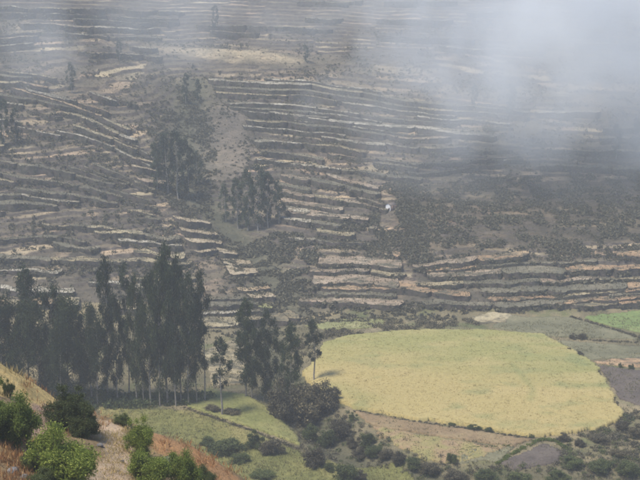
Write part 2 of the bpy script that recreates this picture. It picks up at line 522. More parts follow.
def make_terrace(Bk, Fk, kind, rg, scrub):
    m = len(Bk)
    a = np.linspace(0, 1, m)
    e0, e1 = rg.uniform(0.45, 0.9, 2)
    w = np.minimum(1, e0 + a * m / 3.0) * np.minimum(1, e1 + (1 - a) * m / 3.0) * rg.uniform(0.75, 1.0)
    w = w * (0.86 + 0.28 * (vnoise(a * m / 4.0, np.full(m, rg.uniform(0, 99)), 3)))
    w = np.clip(w, 0.12, 1.0)[:, None]
    Bk = Bk.copy(); Fk = Fk.copy()
    Fk[:, :2] = Bk[:, :2] + (Fk[:, :2] - Bk[:, :2]) * w
    drop = np.maximum(0.1, S(Bk[:, 0], Bk[:, 1]) - S(Fk[:, 0], Fk[:, 1]))
    lim = min(1.0, 1.9 / float(np.percentile(drop, 70)))      # no wall much over head height
    Fk[:, :2] = Bk[:, :2] + (Fk[:, :2] - Bk[:, :2]) * lim
    trim = rg.uniform(0.0, 0.35, 2)
    dz = rg.uniform(-0.15, 0.25)
    fx = Fk[:, :2].copy(); bx = Bk[:, :2].copy()
    zb = S(bx[:, 0], bx[:, 1]) + 0.35
    zf0 = S(fx[:, 0], fx[:, 1])
    kern = np.ones(5) / 5
    zb = np.convolve(np.pad(zb, 2, mode='edge'), kern, 'valid')
    depth = np.hypot(*(bx - fx).T)
    zf = np.maximum(zb - 0.045 * depth + dz, S(fx[:, 0], fx[:, 1]) + 0.25)
    rows = 5
    V = []
    for r in range(rows):
        f = r / (rows - 1)
        P = bx * (1 - f) + fx * f
        z = zb * (1 - f) + zf * f
        smid = S(P[:, 0], P[:, 1]) + 0.3
        z = np.maximum(z, smid) + rg.normal(0, 0.07, m) * (1 if r else 0)
        V.append(np.stack([P[:, 0], P[:, 1], z], -1))
    top = np.concatenate(V)
    i = (np.arange(rows - 1)[:, None] * m + np.arange(m - 1)[None, :]).ravel()
    Q = np.stack([i, i + m, i + m + 1, i + 1], -1)
    t = put('terrace', new_mesh('terrace', top, Q, smooth=True), TREAD[kind], hill_o)
    # retaining wall: front face and both ends
    edge = V[-1]
    ring = np.concatenate([[V[r][0] for r in range(rows - 1)], edge, [V[r][-1] for r in range(rows - 2, -1, -1)]])
    dl = np.concatenate([[0], np.cumsum(np.linalg.norm(ring[1:, :2] - ring[:-1, :2], axis=1))])
    nr = max(len(ring), int(dl[-1] / 0.7))
    q = np.linspace(0, dl[-1], nr)
    ring = np.stack([np.interp(q, dl, ring[:, c]) for c in range(3)], -1)
    k = len(ring)
    wr = 6
    W = []
    for r in range(wr):
        f = r / (wr - 1)
        zbot = S(ring[:, 0], ring[:, 1]) - 2.0
        z = ring[:, 2] * (1 - f) + np.minimum(zbot, ring[:, 2] - 0.1) * f
        off = f * 0.35 + rg.normal(0, 0.16, k) * (1 if r else 0.5)
        W.append(np.stack([ring[:, 0] + rg.normal(0, 0.12, k), ring[:, 1] - off, z + (rg.normal(0.06, 0.10, k) if r == 0 else rg.normal(0, 0.08, k))], -1))
    i = (np.arange(wr - 1)[:, None] * k + np.arange(k - 1)[None, :]).ravel()
    Q = np.stack([i, i + 1, i + k + 1, i + k], -1)
    put('retaining_wall', new_mesh('retaining_wall', np.concatenate(W), Q), M_wall, t)
    TCOUNT[0] += 1
    for _ in range(rg.poisson(m * 5)):
        a = rg.uniform(0, m - 1.01); q = int(a); b_ = rg.uniform(0, rows - 1.01); r_ = int(b_)
        p_ = V[r_][q] * (1 - (b_ - r_)) + V[r_ + 1][q] * (b_ - r_)
        p_ = p_ + (V[r_][q + 1] - V[r_][q]) * (a - q)
        TUFTS.append((p_[0], p_[1], p_[2] - 0.02, rg.uniform(0.4, 1.1)))
    # scrub along the wall
    length = np.hypot(*(edge[1:, :2] - edge[:-1, :2]).T).sum()
    cnt = rg.poisson(length * 1.25 * scrub)
    for _ in range(cnt):
        a = rg.uniform(0, m - 1.01); q = int(a); f = a - q
        p = edge[q] * (1 - f) + edge[q + 1] * f
        h = max(0.5, p[2] - Sz0(p[0], p[1]))
        s = rg.uniform(0.18, 0.6) * (2.2 if rg.random() < 0.12 else 1)
        if rg.random() < 0.35: SCRUB_PTS.append((p[0], p[1] + rg.uniform(-0.1, 0.6), p[2] - 0.1, s * 0.7))
        else: SCRUB_PTS.append((p[0], p[1] - rg.uniform(0.1, 0.9), p[2] - rg.uniform(0.35, 1.0) * h, s))
def Sz0(x, y): return Sz(x, y)

DARK = [('dull', 6), ('straw', 2), ('pale', 1.5), ('pink', 1)]
MIXP = [('dull', 4), ('straw', 2.5), ('pale', 2), ('pink', 1)]
LIGHT = [('pale', 3), ('straw', 2), ('dull', 3), ('pink', 1)]
TANS = [('tan', 3.5), ('pink', 2), ('straw', 1), ('dull', 3)]
BRIGHT = [('pale', 4), ('straw', 2), ('tan', 1)]
Z = terrace_zone
Z([(-70, 2), (60, 8), (185, 14)], [(-70, 62), (60, 58), (160, 62)], 8, MIXP, (40, 110), 0.45, seed=1)
Z([(200, 4), (370, 2)], [(195, 38), (340, 46)], 5, DARK, (50, 110), 0.5, seed=2)
Z([(375, -2), (520, -4), (700, -2)], [(370, 62), (520, 76), (700, 80)], 9, MIXP, (40, 110), 0.6, seed=3)
Z([(-70, 66), (40, 76), (95, 90), (150, 112)], [(-70, 128), (30, 134), (80, 146), (155, 180)], 10, [('dull', 2), ('straw', 3), ('pale', 3), ('tan', 1)], (25, 60), 0.42, 2.2, seed=4)
Z([(3, 86), (45, 95), (102, 116)], [(8, 99), (45, 113), (102, 128)], 1, [('gold', 1)], (80, 100), 0, 0.8, seed=5, scrub=0.3)
Z([(-70, 122), (10, 134), (80, 152), (160, 190)], [(-70, 212), (60, 218), (172, 226)], 12, DARK, (28, 85), 0.45, 2.4, seed=6)
Z([(-70, 218), (60, 224), (176, 232)], [(-70, 298), (90, 296), (215, 298)], 11, [('dull', 4), ('straw', 3), ('pale', 2.5)], (28, 95), 0.4, 2.6, seed=7)
Z([(-70, 300), (60, 299), (190, 300)], [(-70, 314), (60, 314), (190, 318)], 1, [('gold', 3), ('straw', 1)], (20, 40), 0.1, 1.5, seed=8, scrub=0.6)
Z([(200, 298), (262, 296)], [(200, 330), (272, 328)], 4, LIGHT, (60, 90), 0.0, 1.0, seed=9)
Z([(205, 76), (300, 80), (400, 96), (530, 110)], [(256, 164), (330, 172), (420, 182), (525, 168)], 18, LIGHT, (40, 120), 0.4, 1.3, seed=10, scrub=0.7)
Z([(262, 166), (330, 176), (396, 192)], [(285, 242), (330, 246), (372, 246)], 9, [('dull', 3), ('straw', 2), ('pink', 3), ('pale', 2)], (30, 80), 0.3, 1.5, seed=11)
Z([(288, 207), (335, 216)], [(286, 220), (345, 224)], 1, [('pink', 1)], (60, 70), 0, 0.6, seed=21, scrub=0.3)
Z([(310, 250), (360, 249), (408, 252)], [(298, 308), (360, 308), (418, 312)], 6, [('dull', 3), ('pink', 3), ('tan', 3), ('straw', 1)], (50, 110), 0.2, 1.4, seed=12, scrub=1.7)
Z([(304, 284), (400, 284), (470, 294)], [(304, 294), (400, 295), (470, 304)], 1, [('tan', 1)], (60, 110), 0, 1.0, seed=22, scrub=0.4)
Z([(412, 264), (520, 254), (720, 248)], [(420, 308), (520, 314), (720, 308)], 7, TANS, (35, 90), 0.28, 2.2, seed=13, scrub=1.8)
Z([(545, 296), (590, 292), (660, 286)], [(545, 312), (590, 308), (660, 302)], 2, [('tan', 1), ('straw', 1)], (35, 70), 0, 1.0, seed=23, scrub=0.4)
Z([(532, 112), (720, 112)], [(530, 172), (720, 176)], 8, MIXP, (30, 90), 0.45, 1.8, seed=14)
Z([(126, 156), (160, 164)], [(142, 190), (174, 192)], 3, [('pink', 1), ('cream', 2)], (40, 60), 0, 0.8, seed=16, scrub=0.3)
Z([(172, 216), (208, 222)], [(194, 256), (230, 256)], 4, [('cream', 3), ('gold', 1)], (16, 36), 0, 2.2, seed=17, scrub=0.25)
Z([(216, 248), (244, 252)], [(240, 296), (272, 292)], 5, [('cream', 3), ('grass', 1), ('gold', 1)], (13, 30), 0.05, 2.0, seed=18, scrub=0.3)
Z([(246, 294), (268, 292)], [(272, 328), (304, 322)], 3, [('cream', 2), ('grass', 2), ('straw', 1)], (13, 30), 0.1, 1.6, seed=20, scrub=0.4)
Z([(262, 110), (350, 122), (430, 128), (500, 136)], [(262, 118), (350, 131), (430, 138), (500, 144)], 1, [('pale', 1)], (60, 120), 0.15, 0.6, seed=19, scrub=0.3)

# ------------------------------------------------------------------ fields on the valley floor
def field(name, poly_px, mat, label, h=0.2, cell=0.45, rough=0.12, furrow=None, ragged=0.5, seed=0, rs=2.0):
    P = rect_poly(poly_px)
    px_, py_ = np.array(P).T
    xs = np.arange(px_.min() - 1, px_.max() + 1, cell); ys = np.arange(py_.min() - 1, py_.max() + 1, cell)
    X, Y = np.meshgrid(xs, ys)
    nx, ny = len(xs), len(ys)
    cxs = (X[:-1, :-1] + cell / 2).ravel(); cys = (Y[:-1, :-1] + cell / 2).ravel()
    keep = soft_mask(cxs, cys, P, 200 + seed, ragged, rs)
    i = (np.arange(ny - 1)[:, None] * nx + np.arange(nx - 1)[None, :]).ravel()[keep]
    Q = np.stack([i, i + 1, i + nx + 1, i + nx], -1)
    x, y = X.ravel(), Y.ravel()
    z = S(x, y) + 0.25 + h + fbm(x / 0.9, y / 0.9, 210 + seed) * rough * 2
    if furrow:
        ang, gap, dep = furrow
        d = x * math.cos(R(ang)) + y * math.sin(R(ang)) + fbm(x / 8, y / 8, 220) * 1.0
        z = z + dep * np.sin(d * 2 * math.pi / gap)
    used = np.unique(Q); remap = -np.ones(nx * ny, int); remap[used] = np.arange(len(used))
    V = np.stack([x, y, z], -1)[used]; Q = remap[Q]
    # skirt
    e = np.concatenate([Q[:, [0, 1]], Q[:, [1, 2]], Q[:, [2, 3]], Q[:, [3, 0]]])
    key = np.sort(e, 1); key = key[:, 0] * (len(V) + 1) + key[:, 1]
    _, inv, cnt = np.unique(key, return_inverse=True, return_counts=True)
    be = e[cnt[inv] == 1]
    n0 = len(V)
    low = V.copy(); low[:, 2] -= h + 0.9
    V2 = np.concatenate([V, low])
    SQ = np.stack([be[:, 1], be[:, 0], be[:, 0] + n0, be[:, 1] + n0], -1)
    me = new_mesh(name, V2, np.concatenate([Q, SQ]), smooth=True)
    if mat.name.startswith('ripening'): paint(me, crop_tint(V2[:, 0], V2[:, 1]))
    o = put(name, me, mat)
    tag(o, label, kind='structure')
    return o, P

def crop_tint(x, y):
    d = y + 0.25 * x + fbm(x / 18, y / 18, 231) * 26
    t = np.clip((d - np.mean(d)) / 24 + 0.35, 0, 1)[:, None]
    c = np.array([0.36, 0.29, 0.125]) * (1 - t) + np.array([0.265, 0.25, 0.098]) * t
    p = np.clip(fbm(x / 10, y / 4, 233) * 3.2 + 0.2, 0, 1)[:, None]
    c = c * (1 - p * 0.5) + np.array([0.385, 0.31, 0.145]) * p * 0.5
    p = np.clip(fbm(x / 7, y / 5, 235) * 3.4 - 0.25, 0, 1)[:, None]
    c = c * (1 - p * 0.7) + np.array([0.19, 0.21, 0.09]) * p * 0.7
    tr = plane0([512, 524, 533, 530], [368, 382, 394, 404])
    k = np.exp(-(seg_dist(x, y, [tuple(q) for q in tr]) / 0.9) ** 2)[:, None]
    lw = plane0([330, 370], [388, 404])
    k = np.maximum(k, 0.8 * np.exp(-(seg_dist(x, y, [tuple(q) for q in lw]) / 3.2) ** 2)[:, None])
    return c * (1 - k * 0.4) + np.array([0.18, 0.20, 0.075]) * k * 0.4
def mat_crop(name, cols, soil):
    m, nt, b = mat_base(name)
    a = node(nt, 'ShaderNodeAttribute'); a.attribute_name = 'tint'
    n2 = noise(nt, 2.6, 4, 0.65)
    r2 = ramp(nt, [(0.3, (0.72, 0.72, 0.70)), (0.7, (1.25, 1.25, 1.25))])
    nt.links.new(n2.outputs[0], r2.inputs[0])
    nt.links.new(mix(nt, a.outputs[0], r2.outputs[0], 0.7, 'MULTIPLY'), b.inputs['Base Color'])
    bump(nt, b, n2.outputs[0], 0.4, 0.15)
    return m
M_crop = mat_crop('ripening_crop', [(0.25, 0.26, 0.11), (0.32, 0.30, 0.135), (0.42, 0.355, 0.175), (0.37, 0.33, 0.155), (0.27, 0.275, 0.115)], None)
M_meadow = mat_patch('meadow_grass', [(0.14, 0.15, 0.052), (0.20, 0.20, 0.072), (0.28, 0.25, 0.105)], 0.09, 1.8, 0.2)
M_olive = mat_patch('grazed_grass', [(0.12, 0.125, 0.042), (0.175, 0.168, 0.06), (0.25, 0.215, 0.09)], 0.08, 1.6, 0.2)
M_brown = mat_patch('brown_soil', [(0.17, 0.125, 0.07), (0.23, 0.165, 0.095), (0.28, 0.215, 0.12)], 0.12, 2.0, 0.2)
M_orange = mat_patch('reddish_stubble', [(0.19, 0.155, 0.085), (0.29, 0.205, 0.12), (0.27, 0.23, 0.10), (0.20, 0.19, 0.08)], 0.16, 2.0, 0.2)
M_purple = mat_patch('dark_ploughed_soil', [(0.075, 0.064, 0.056), (0.11, 0.09, 0.077), (0.14, 0.118, 0.098)], 0.2, 2.2, 0.2)
M_grey = mat_patch('grey_fallow', [(0.115, 0.112, 0.07), (0.155, 0.148, 0.09), (0.22, 0.20, 0.125)], 0.12, 2.0, 0.2)
M_greenp = mat_patch('green_pasture', [(0.12, 0.165, 0.06), (0.16, 0.205, 0.075), (0.22, 0.24, 0.10)], 0.09, 2.0, 0.2)

crop_px = [(323, 345), (347, 338), (390, 334), (430, 332), (489, 332), (540, 336), (568, 349), (595, 367), (612, 397), (622, 416), (614, 424), (590, 431), (557, 436), (526, 437), (465, 427), (402, 418), (354, 409), (330, 397), (308, 385), (302, 374), (318, 362)]
crop_o, crop_P = field('crop_field', crop_px, M_crop, 'large rounded yellow green crop field on the valley floor', h=0.55, cell=0.36, rough=0.12, ragged=1.0, seed=1, rs=2.6)
field('ploughed_plot', [(354, 412), (402, 421), (465, 430), (530, 440), (512, 447), (440, 437), (372, 426)], M_brown, 'long brown soil strip below the yellow green crop field', 0.05, 0.45, 0.15, (100, 1.2, 0.05), seed=2)
field('stubble_plot', [(372, 428), (440, 439), (506, 448), (470, 462), (436, 463), (395, 447)], M_orange, 'reddish tan stubble strip below the brown soil strip', 0.05, 0.45, 0.15, seed=3, ragged=1.2)
field('ploughed_plot', [(466, 451), (513, 447), (500, 462), (455, 464)], M_grey, 'small grey soil plot between green banks, left of the curved plot', 0.0, 0.45, 0.12, (20, 0.9, 0.06), seed=4)
field('ploughed_plot', [(518, 456), (545, 444), (562, 452), (558, 464), (515, 470), (502, 464)], M_purple, 'small dark plot with a curved green bank below the crop field', 0.0, 0.45, 0.12, (70, 0.9, 0.06), seed=5)
field('ploughed_plot', [(598, 366), (640, 371), (700, 376), (700, 408), (640, 406), (620, 399), (612, 386)], M_purple, 'dark purple brown ploughed plot right of the crop field', 0.0, 0.45, 0.14, (110, 1.1, 0.07), seed=6)
field('fallow_plot', [(552, 341), (640, 347), (700, 350), (700, 358), (590, 360), (572, 350)], M_grey, 'grey fallow strip touching the upper right edge of the crop field', 0.0, 0.5, 0.12, seed=7)
field('stubble_plot', [(594, 362), (640, 358), (700, 360), (700, 372), (640, 368), (600, 364)], TREAD['tan'], 'thin tan stubble strip above the dark ploughed plot', 0.0, 0.5, 0.12, seed=8)
field('pasture', [(585, 318), (640, 311), (700, 308), (700, 336), (640, 333), (612, 327)], M_greenp, 'bright green pasture plot at the right edge', 0.0, 0.5, 0.12, seed=9)
field('fallow_plot', [(505, 316), (572, 318), (625, 334), (640, 340), (550, 337), (492, 328)], M_grey, 'grey green fallow plot behind the crop field', 0.0, 0.5, 0.14, seed=10)
field('meadow', [(182, 399), (205, 391), (245, 396), (275, 414), (296, 436), (300, 446), (250, 428), (190, 408)], M_meadow, 'small green meadow terrace beside the dark gully bushes', 0.2, 0.4, 0.12, seed=11, ragged=0.3)
field('meadow', [(100, 408), (186, 411), (248, 431), (308, 456), (398, 463), (425, 490), (220, 500), (100, 470)], M_olive, 'broad olive meadow in front of the eucalyptus grove', 0.0, 0.45, 0.14, seed=12, ragged=0.8)
field('stubble_plot', [(203, 352), (240, 340), (252, 352), (246, 384), (214, 388)], TREAD['straw'], 'pale yellow plot seen between the grove and the slim tree', 0.0, 0.5, 0.15, seed=13)
field('stubble_plot', [(305, 326), (340, 320), (385, 320), (382, 327), (330, 331)], TREAD['grass'], 'thin straw coloured strip above the dark thicket', 0.0, 0.5, 0.15, seed=14)
field('stubble_plot', [(472, 318), (490, 313), (512, 315), (505, 323), (478, 324)], TREAD['straw'], 'small cream coloured patch at the foot of the terraces', 0.1, 0.5, 0.2, seed=15)

# ------------------------------------------------------------------ leaf geometry
def leaf_quads(C, L, W, rg, droop=0.0):
    n = len(C)
    a = rg.normal(0, 1, (n, 3)); a[:, 2] -= droop * 2
    a /= np.linalg.norm(a, axis=1)[:, None]
    b = np.cross(a, rg.normal(0, 1, (n, 3)))
    b /= np.linalg.norm(b, axis=1)[:, None] + 1e-9
    s = rg.uniform(0.6, 1.3, n)[:, None]
    a *= L * s / 2; b *= W * s / 2
    V = np.stack([C - a, C + b - a * 0.1, C + a, C - b - a * 0.1], 1).reshape(-1, 3)
    Q = np.arange(n * 4).reshape(-1, 4)
    return V, Q

def tube(pts, rad, k=6):
    pts = np.array(pts, float); rad = np.array(rad, float)
    V = []; n = len(pts)
    for i in range(n):
        d = pts[min(i + 1, n - 1)] - pts[max(i - 1, 0)]
        d /= np.linalg.norm(d) + 1e-9
        ref = np.array([1.0, 0, 0]) if abs(d[0]) < 0.8 else np.array([0, 1.0, 0])
        e1 = np.cross(d, ref); e1 /= np.linalg.norm(e1); e2 = np.cross(d, e1)
        for j in range(k):
            t = 2 * math.pi * j / k
            V.append(pts[i] + rad[i] * (math.cos(t) * e1 + math.sin(t) * e2))
    Q = [(i * k + j, i * k + (j + 1) % k, (i + 1) * k + (j + 1) % k, (i + 1) * k + j) for i in range(n - 1) for j in range(k)]
    return np.array(V), np.array(Q)

def join(parts):
    V = []; Q = []; o = 0
    for v, q in parts:
        V.append(v); Q.append(q + o); o += len(v)
    return np.concatenate(V), np.concatenate(Q)

def euc_proto(seed, H=30.0, width=3.2, bare=0.2, leaves=9000, sparse=False, L=0.75, W=0.22):
    rg = np.random.default_rng(seed)
    lean = rg.normal(0, 0.02, 2)
    tp = []
    for i in range(9):
        f = i / 8
        tp.append((lean[0] * H * f + 0.35 * math.sin(f * 5 + seed), lean[1] * H * f + 0.35 * math.cos(f * 4 + seed), H * f * 0.96))
    tp = np.array(tp); tp[0, :2] *= 0; tp[:, :2] -= tp[0, :2]
    r0 = 0.011 * H
    parts = [tube(np.vstack([[0, 0, -0.8], tp]), np.concatenate([[r0 * 1.25], r0 * (1 - 0.93 * np.linspace(0, 1, 9) ** 0.9)]), 8)]
    cl = []; wts = []
    nl = int(26 if not sparse else 16)
    for i in range(nl):
        f = bare + (0.97 - bare) * (i + rg.uniform(0, 1)) / nl
        zi = f * 8; q = min(7, int(zi)); base = tp[q] + (tp[q + 1] - tp[q]) * (zi - q)
        ang = rg.uniform(0, 2 * math.pi)
        prof = (math.sin(math.pi * min(1, max(0.04, (f - bare) / (1 - bare))) ** 0.75) ** 0.6)
        ln = width * prof * rg.uniform(0.55, 1.25) + 0.4
        rise = ln * rg.uniform(0.5, 1.2)
        tip = base + np.array([math.cos(ang) * ln, math.sin(ang) * ln, rise])
        mid = (base + tip) / 2 + np.array([0, 0, -0.12 * ln])
        rr = r0 * (1 - f) * 0.45 + 0.03
        parts.append(tube([base, mid, tip], [rr, rr * 0.65, rr * 0.25], 5))
        cl.append(tip); wts.append(1.0 + ln * 0.4)
        cl.append(mid * 0.4 + tip * 0.6 + rg.normal(0, 0.5, 3)); wts.append(0.8)
        if rg.random() < 0.6:
            cl.append(mid + rg.normal(0, 0.6, 3)); wts.append(0.5)
    cl.append(tp[-1] + np.array([0, 0, 0.2])); wts.append(1.2)
    cl = np.array(cl); wts = np.array(wts) / sum(wts)
    n = int(leaves * (0.5 if sparse else 1))
    idx = rg.choice(len(cl), n, p=wts)
    sg = rg.uniform(0.45, 1.0, len(cl)) * width / 3.2
    off = rg.normal(0, 1, (n, 3)) * sg[idx][:, None] * np.array([0.85, 0.85, 1.15])
    C = cl[idx] + off
    C[:, 2] -= np.abs(rg.normal(0, 0.3, n))
    v, q = join(parts)
    return new_mesh('trunk', v, q, smooth=True), new_mesh('crown', *leaf_quads(C, L, W, rg, 0.7))

def bush_proto(seed, leaves=3500, L=0.2, W=0.1, flat=0.85, clumps=16, stems=9, sig=(0.03, 0.075)):
    """unit bush, about 1 m across: forked stems carrying many small uneven clumps"""
    rg = np.random.default_rng(seed)
    parts = []; cl = []
    lob = rg.uniform(0.55, 1.3, 8)
    for i in range(stems):
        a = 2 * math.pi * (i + rg.uniform(-0.4, 0.4)) / stems; r = rg.uniform(0.10, 0.36)
        hz = flat * rg.uniform(0.55, 0.95) * (1 - 0.9 * (r / 0.5) ** 2)
        tip = np.array([math.cos(a) * r, math.sin(a) * r, hz])
        mid = tip * np.array([0.5, 0.5, 0.55])
        parts.append(tube([(0.03 * tip[0], 0.03 * tip[1], -0.1), mid, tip], [0.02, 0.013, 0.005], 5))
        for k in range(max(2, clumps // stems)):
            f = rg.uniform(0.25, 1.0)
            base = mid * (1 - f) + tip * f if f > 0.4 else tip * f
            c = base + rg.normal(0, 1, 3) * np.array([0.14, 0.14, 0.13])
            rr = math.hypot(c[0], c[1]); lim = 0.46 * lob[int((math.atan2(c[1], c[0]) + math.pi) / 6.2832 * 7.99)]
            if rr > lim: c[:2] *= lim / rr
            c[2] = max(0.04, c[2])
            parts.append(tube([base * 0.8, c], [0.006, 0.002], 3))
            cl.append(c)
    cl = np.array(cl); n = len(cl)
    sg = rg.uniform(sig[0], sig[1], n); wt = sg ** 2 / (sg ** 2).sum()
    idx = rg.choice(n, leaves, p=wt)
    C = cl[idx] + rg.normal(0, 1, (leaves, 3)) * sg[idx][:, None] * np.array([1, 1, 0.8])
    C[:, 2] = np.abs(C[:, 2])
    v, q = join(parts)
    return new_mesh('stem', v, q, smooth=True), new_mesh('foliage', *leaf_quads(C, L, W, rg, 0.1))

# ------------------------------------------------------------------ trees
EUC = [euc_proto(300 + i, 30, w, b, n) for i, (w, b, n) in enumerate([(3.4, 0.12, 8500), (3.0, 0.16, 7000), (4.0, 0.09, 10000), (2.6, 0.18, 6500), (3.6, 0.22, 8000), (4.6, 0.07, 11000)])]
SPARSE = [euc_proto(340 + i, 30, w, b, 7500, True) for i, (w, b) in enumerate([(2.6, 0.22), (3.2, 0.15), (2.2, 0.35)])]
for a, b in EUC + SPARSE:
    a.materials.append(M_bark); b.materials.append(M_euc)
FAR = []
for i in range(3):
    a, b = euc_proto(360 + i, 30, 2.4 + i * 0.4, 0.08, 2400, L=1.1, W=0.4)
    a.materials.append(M_bark); b.materials.append(M_fareuc); FAR.append((a, b))

def px_per_m(p):
    return FPX / (p[1] * CP + (CAM_Z - p[2]) * SP)

def tree(px, base_py, top_py, proto, label, group, wide=1.0, name='eucalyptus_tree', Y=None, rot=None):
    if Y is None:
        p = ground([px], [base_py], VAL)[0]
    else:
        q = at_y(px, base_py, Y); p = np.array([q[0], Y, Sz(q[0], Y)])
    tz = at_y(px, top_py, p[1])[2]
    h = max(2.0, tz - p[2])
    s = h / 30.0
    ws = s ** 0.6 * wide if s < 1 else s * wide
    o = empty(name, (p[0], p[1], p[2] - 0.1), rot if rot is not None else random.uniform(0, 6.28), (ws, ws, s))
    put('trunk', proto[0], None, o); put('crown', proto[1], None, o)
    tag(o, label, 'tree', group)
    return o

G = 'eucalyptus trees of the left grove'
# px of the trunk, base row (on the ground; hidden rows are behind the near spur), top row, kind, widen, label
grove = [
    (-30, 400, 285, 0, 1.1, 'dark eucalyptus half cut off by the left edge of the grove'),
    (2, 398, 296, 2, 1.1, 'low dark eucalyptus at the far left end of the grove'),
    (14, 392, 300, 5, 0.9, 'broad eucalyptus second from the left end of the grove'),
    (29, 388, 264, 1, 1.0, 'tallest pointed eucalyptus at the left end of the grove'),
    (40, 396, 298, 5, 0.9, 'rounded bushy eucalyptus just right of the pointed left tree'),
    (54, 398, 284, 0, 0.9, 'mid height eucalyptus in the left half of the grove'),
    (68, 400, 296, 2, 0.9, 'wide low eucalyptus left of the thin spire tree'),
    (80, 394, 302, 5, 0.8, 'short bushy eucalyptus below a pale terrace gap in the grove'),
    (92, 401, 304, 4, 0.9, 'short eucalyptus at the left foot of the spire tree'),
    (108, 398, 254, 3, 0.9, 'thin dark spire shaped eucalyptus in the middle of the grove'),
    (118, 402, 292, 0, 0.8, 'eucalyptus with pale trunk just right of the spire tree'),
    (129, 396, 262, 6, 0.8, 'thin sparse eucalyptus between the spire and the tallest clump'),
    (137, 403, 274, 1, 0.8, 'narrow eucalyptus left of the tallest clump'),
    (144, 404, 300, 5, 0.7, 'low bushy eucalyptus in front of the tallest clump'),
    (151, 405, 272, 0, 0.85, 'dense eucalyptus on the left side of the tallest clump'),
    (160, 406, 262, 2, 0.75, 'broad eucalyptus filling the middle of the tallest clump'),
    (168, 404, 241, 3, 0.9, 'tallest eucalyptus of all with a slim leaning top'),
    (176, 406, 268, 0, 0.8, 'dense eucalyptus just right of the tallest tree'),
    (181, 403, 254, 1, 0.8, 'second tallest slim eucalyptus beside the tallest tree'),
    (189, 406, 276, 2, 0.7, 'bushy eucalyptus on the right side of the tallest clump'),
    (197, 404, 290, 4, 0.7, 'lower eucalyptus near the right end of the grove'),
    (22, 400, 312, 5, 0.9, 'squat bushy tree low in front of the pointed left eucalyptus'),
    (62, 404, 316, 5, 0.85, 'squat bushy tree low in the left half of the grove'),
    (98, 405, 322, 2, 0.8, 'squat tree low at the left foot of the spire eucalyptus'),
    (205, 402, 268, 6, 0.8, 'thin sparse eucalyptus at the right end of the grove'),
]
ALLK = EUC + SPARSE
for px, by, ty, k, w, lab in grove:
    tree(px, by, ty, ALLK[k], lab, G, w * (0.85 if px < 100 else 0.66))
G2 = 'slim eucalyptus trees along the gully'
for px, by, ty, k, w, lab in [
    (222, 416, 337, 8, 1.0, 'slim lone eucalyptus with bare trunk on the green meadow edge'),
    (246, 398, 296, 3, 0.8, 'tall dark eucalyptus left of the pair above the gully'),
    (252, 400, 322, 0, 0.65, 'shorter dark eucalyptus tucked beside the tall one above the gully'),
    (264, 402, 330, 2, 0.7, 'leaning dark eucalyptus in the middle of the gully trees'),
    (270, 404, 306, 7, 0.75, 'sparse tall eucalyptus at the gully behind the leaning tree'),
    (291, 416, 322, 3, 0.8, 'dark eucalyptus rising from the big gully bushes'),
    (284, 410, 340, 7, 0.6, 'thin eucalyptus left of the tree in the gully bushes'),
    (314, 383, 316, 8, 1.0, 'small slim eucalyptus standing alone at the crop field corner'),
    ]:
    tree(px, by, ty, ALLK[k], lab, G2, w)

G3 = 'trees on the terraced hillside'
for n, (px, by, ty, lab) in enumerate([
    (4, 146, 98, 'dark hillside tree at the left edge below the tan terrace'),
    (16, 142, 106, 'shorter dark hillside tree beside the one at the left edge'),
    (72, 92, 62, 'single tree on the upper left terraces'),
    (120, 62, 40, 'faint small tree near the top left of the hillside'),
    (157, 190, 140, 'left tree of the dark ravine clump'),
    (168, 194, 132, 'second tree of the dark ravine clump'),
    (178, 198, 128, 'tallest tree of the dark ravine clump'),
    (188, 196, 136, 'right hand tree of the dark ravine clump'),
    (198, 186, 150, 'small tree on the right edge of the dark ravine clump'),
    (186, 104, 72, 'dark tree below the left end of the pale knoll'),
    (197, 100, 78, 'smaller dark tree below the pale knoll'),
    (226, 222, 184, 'leftmost tree of the blue grey hillside clump'),
    (238, 228, 176, 'second tree of the blue grey hillside clump'),
    (248, 230, 166, 'tall tree of the blue grey hillside clump'),
    (258, 230, 164, 'tallest tree of the blue grey hillside clump'),
    (268, 226, 170, 'fourth tree of the blue grey hillside clump'),
    (279, 222, 178, 'rightmost tree of the blue grey hillside clump'),
    (510, 118, 84, 'faint tree inside the smoke above the right terraces'),
    (474, 106, 84, 'faint small tree at the lower edge of the smoke'),
    (616, 158, 122, 'dark tree at the right edge below the smoke'),
    (634, 152, 118, 'dark tree on the right border below the smoke'),
    (215, 30, 4, 'bluish tree at the top of the hillside above the knoll'),
    (306, 62, 44, 'small tree at the right end of the pale knoll'),
    ]):
    tree(px, by, ty, FAR[n % 3], lab, G3, 0.85, name='hillside_tree')

# ------------------------------------------------------------------ shrubs
NB = [bush_proto(400 + i, 34000, 0.038, 0.018, 0.85 + 0.1 * (i % 2), 70 + i * 10, 10 + i, (0.03, 0.08)) for i in range(4)]
FB = [bush_proto(420 + i, 10000, 0.062, 0.032, 0.85, 44 + 8 * i, 9, (0.035, 0.09)) for i in range(5)]
def bind(protos, leaf):
    out = []
    for a, b in protos:
        a2, b2 = a.copy(), b.copy()
        a2.materials.clear(); b2.materials.clear()
        a2.materials.append(M_twig); b2.materials.append(leaf); out.append((a2, b2))
    return out
NB_G, NB_M = bind(NB, M_green), bind(NB, M_mid)
FB_M, FB_D, FB_G = bind(FB, M_mid), bind(FB, M_dry), bind(FB, M_green)

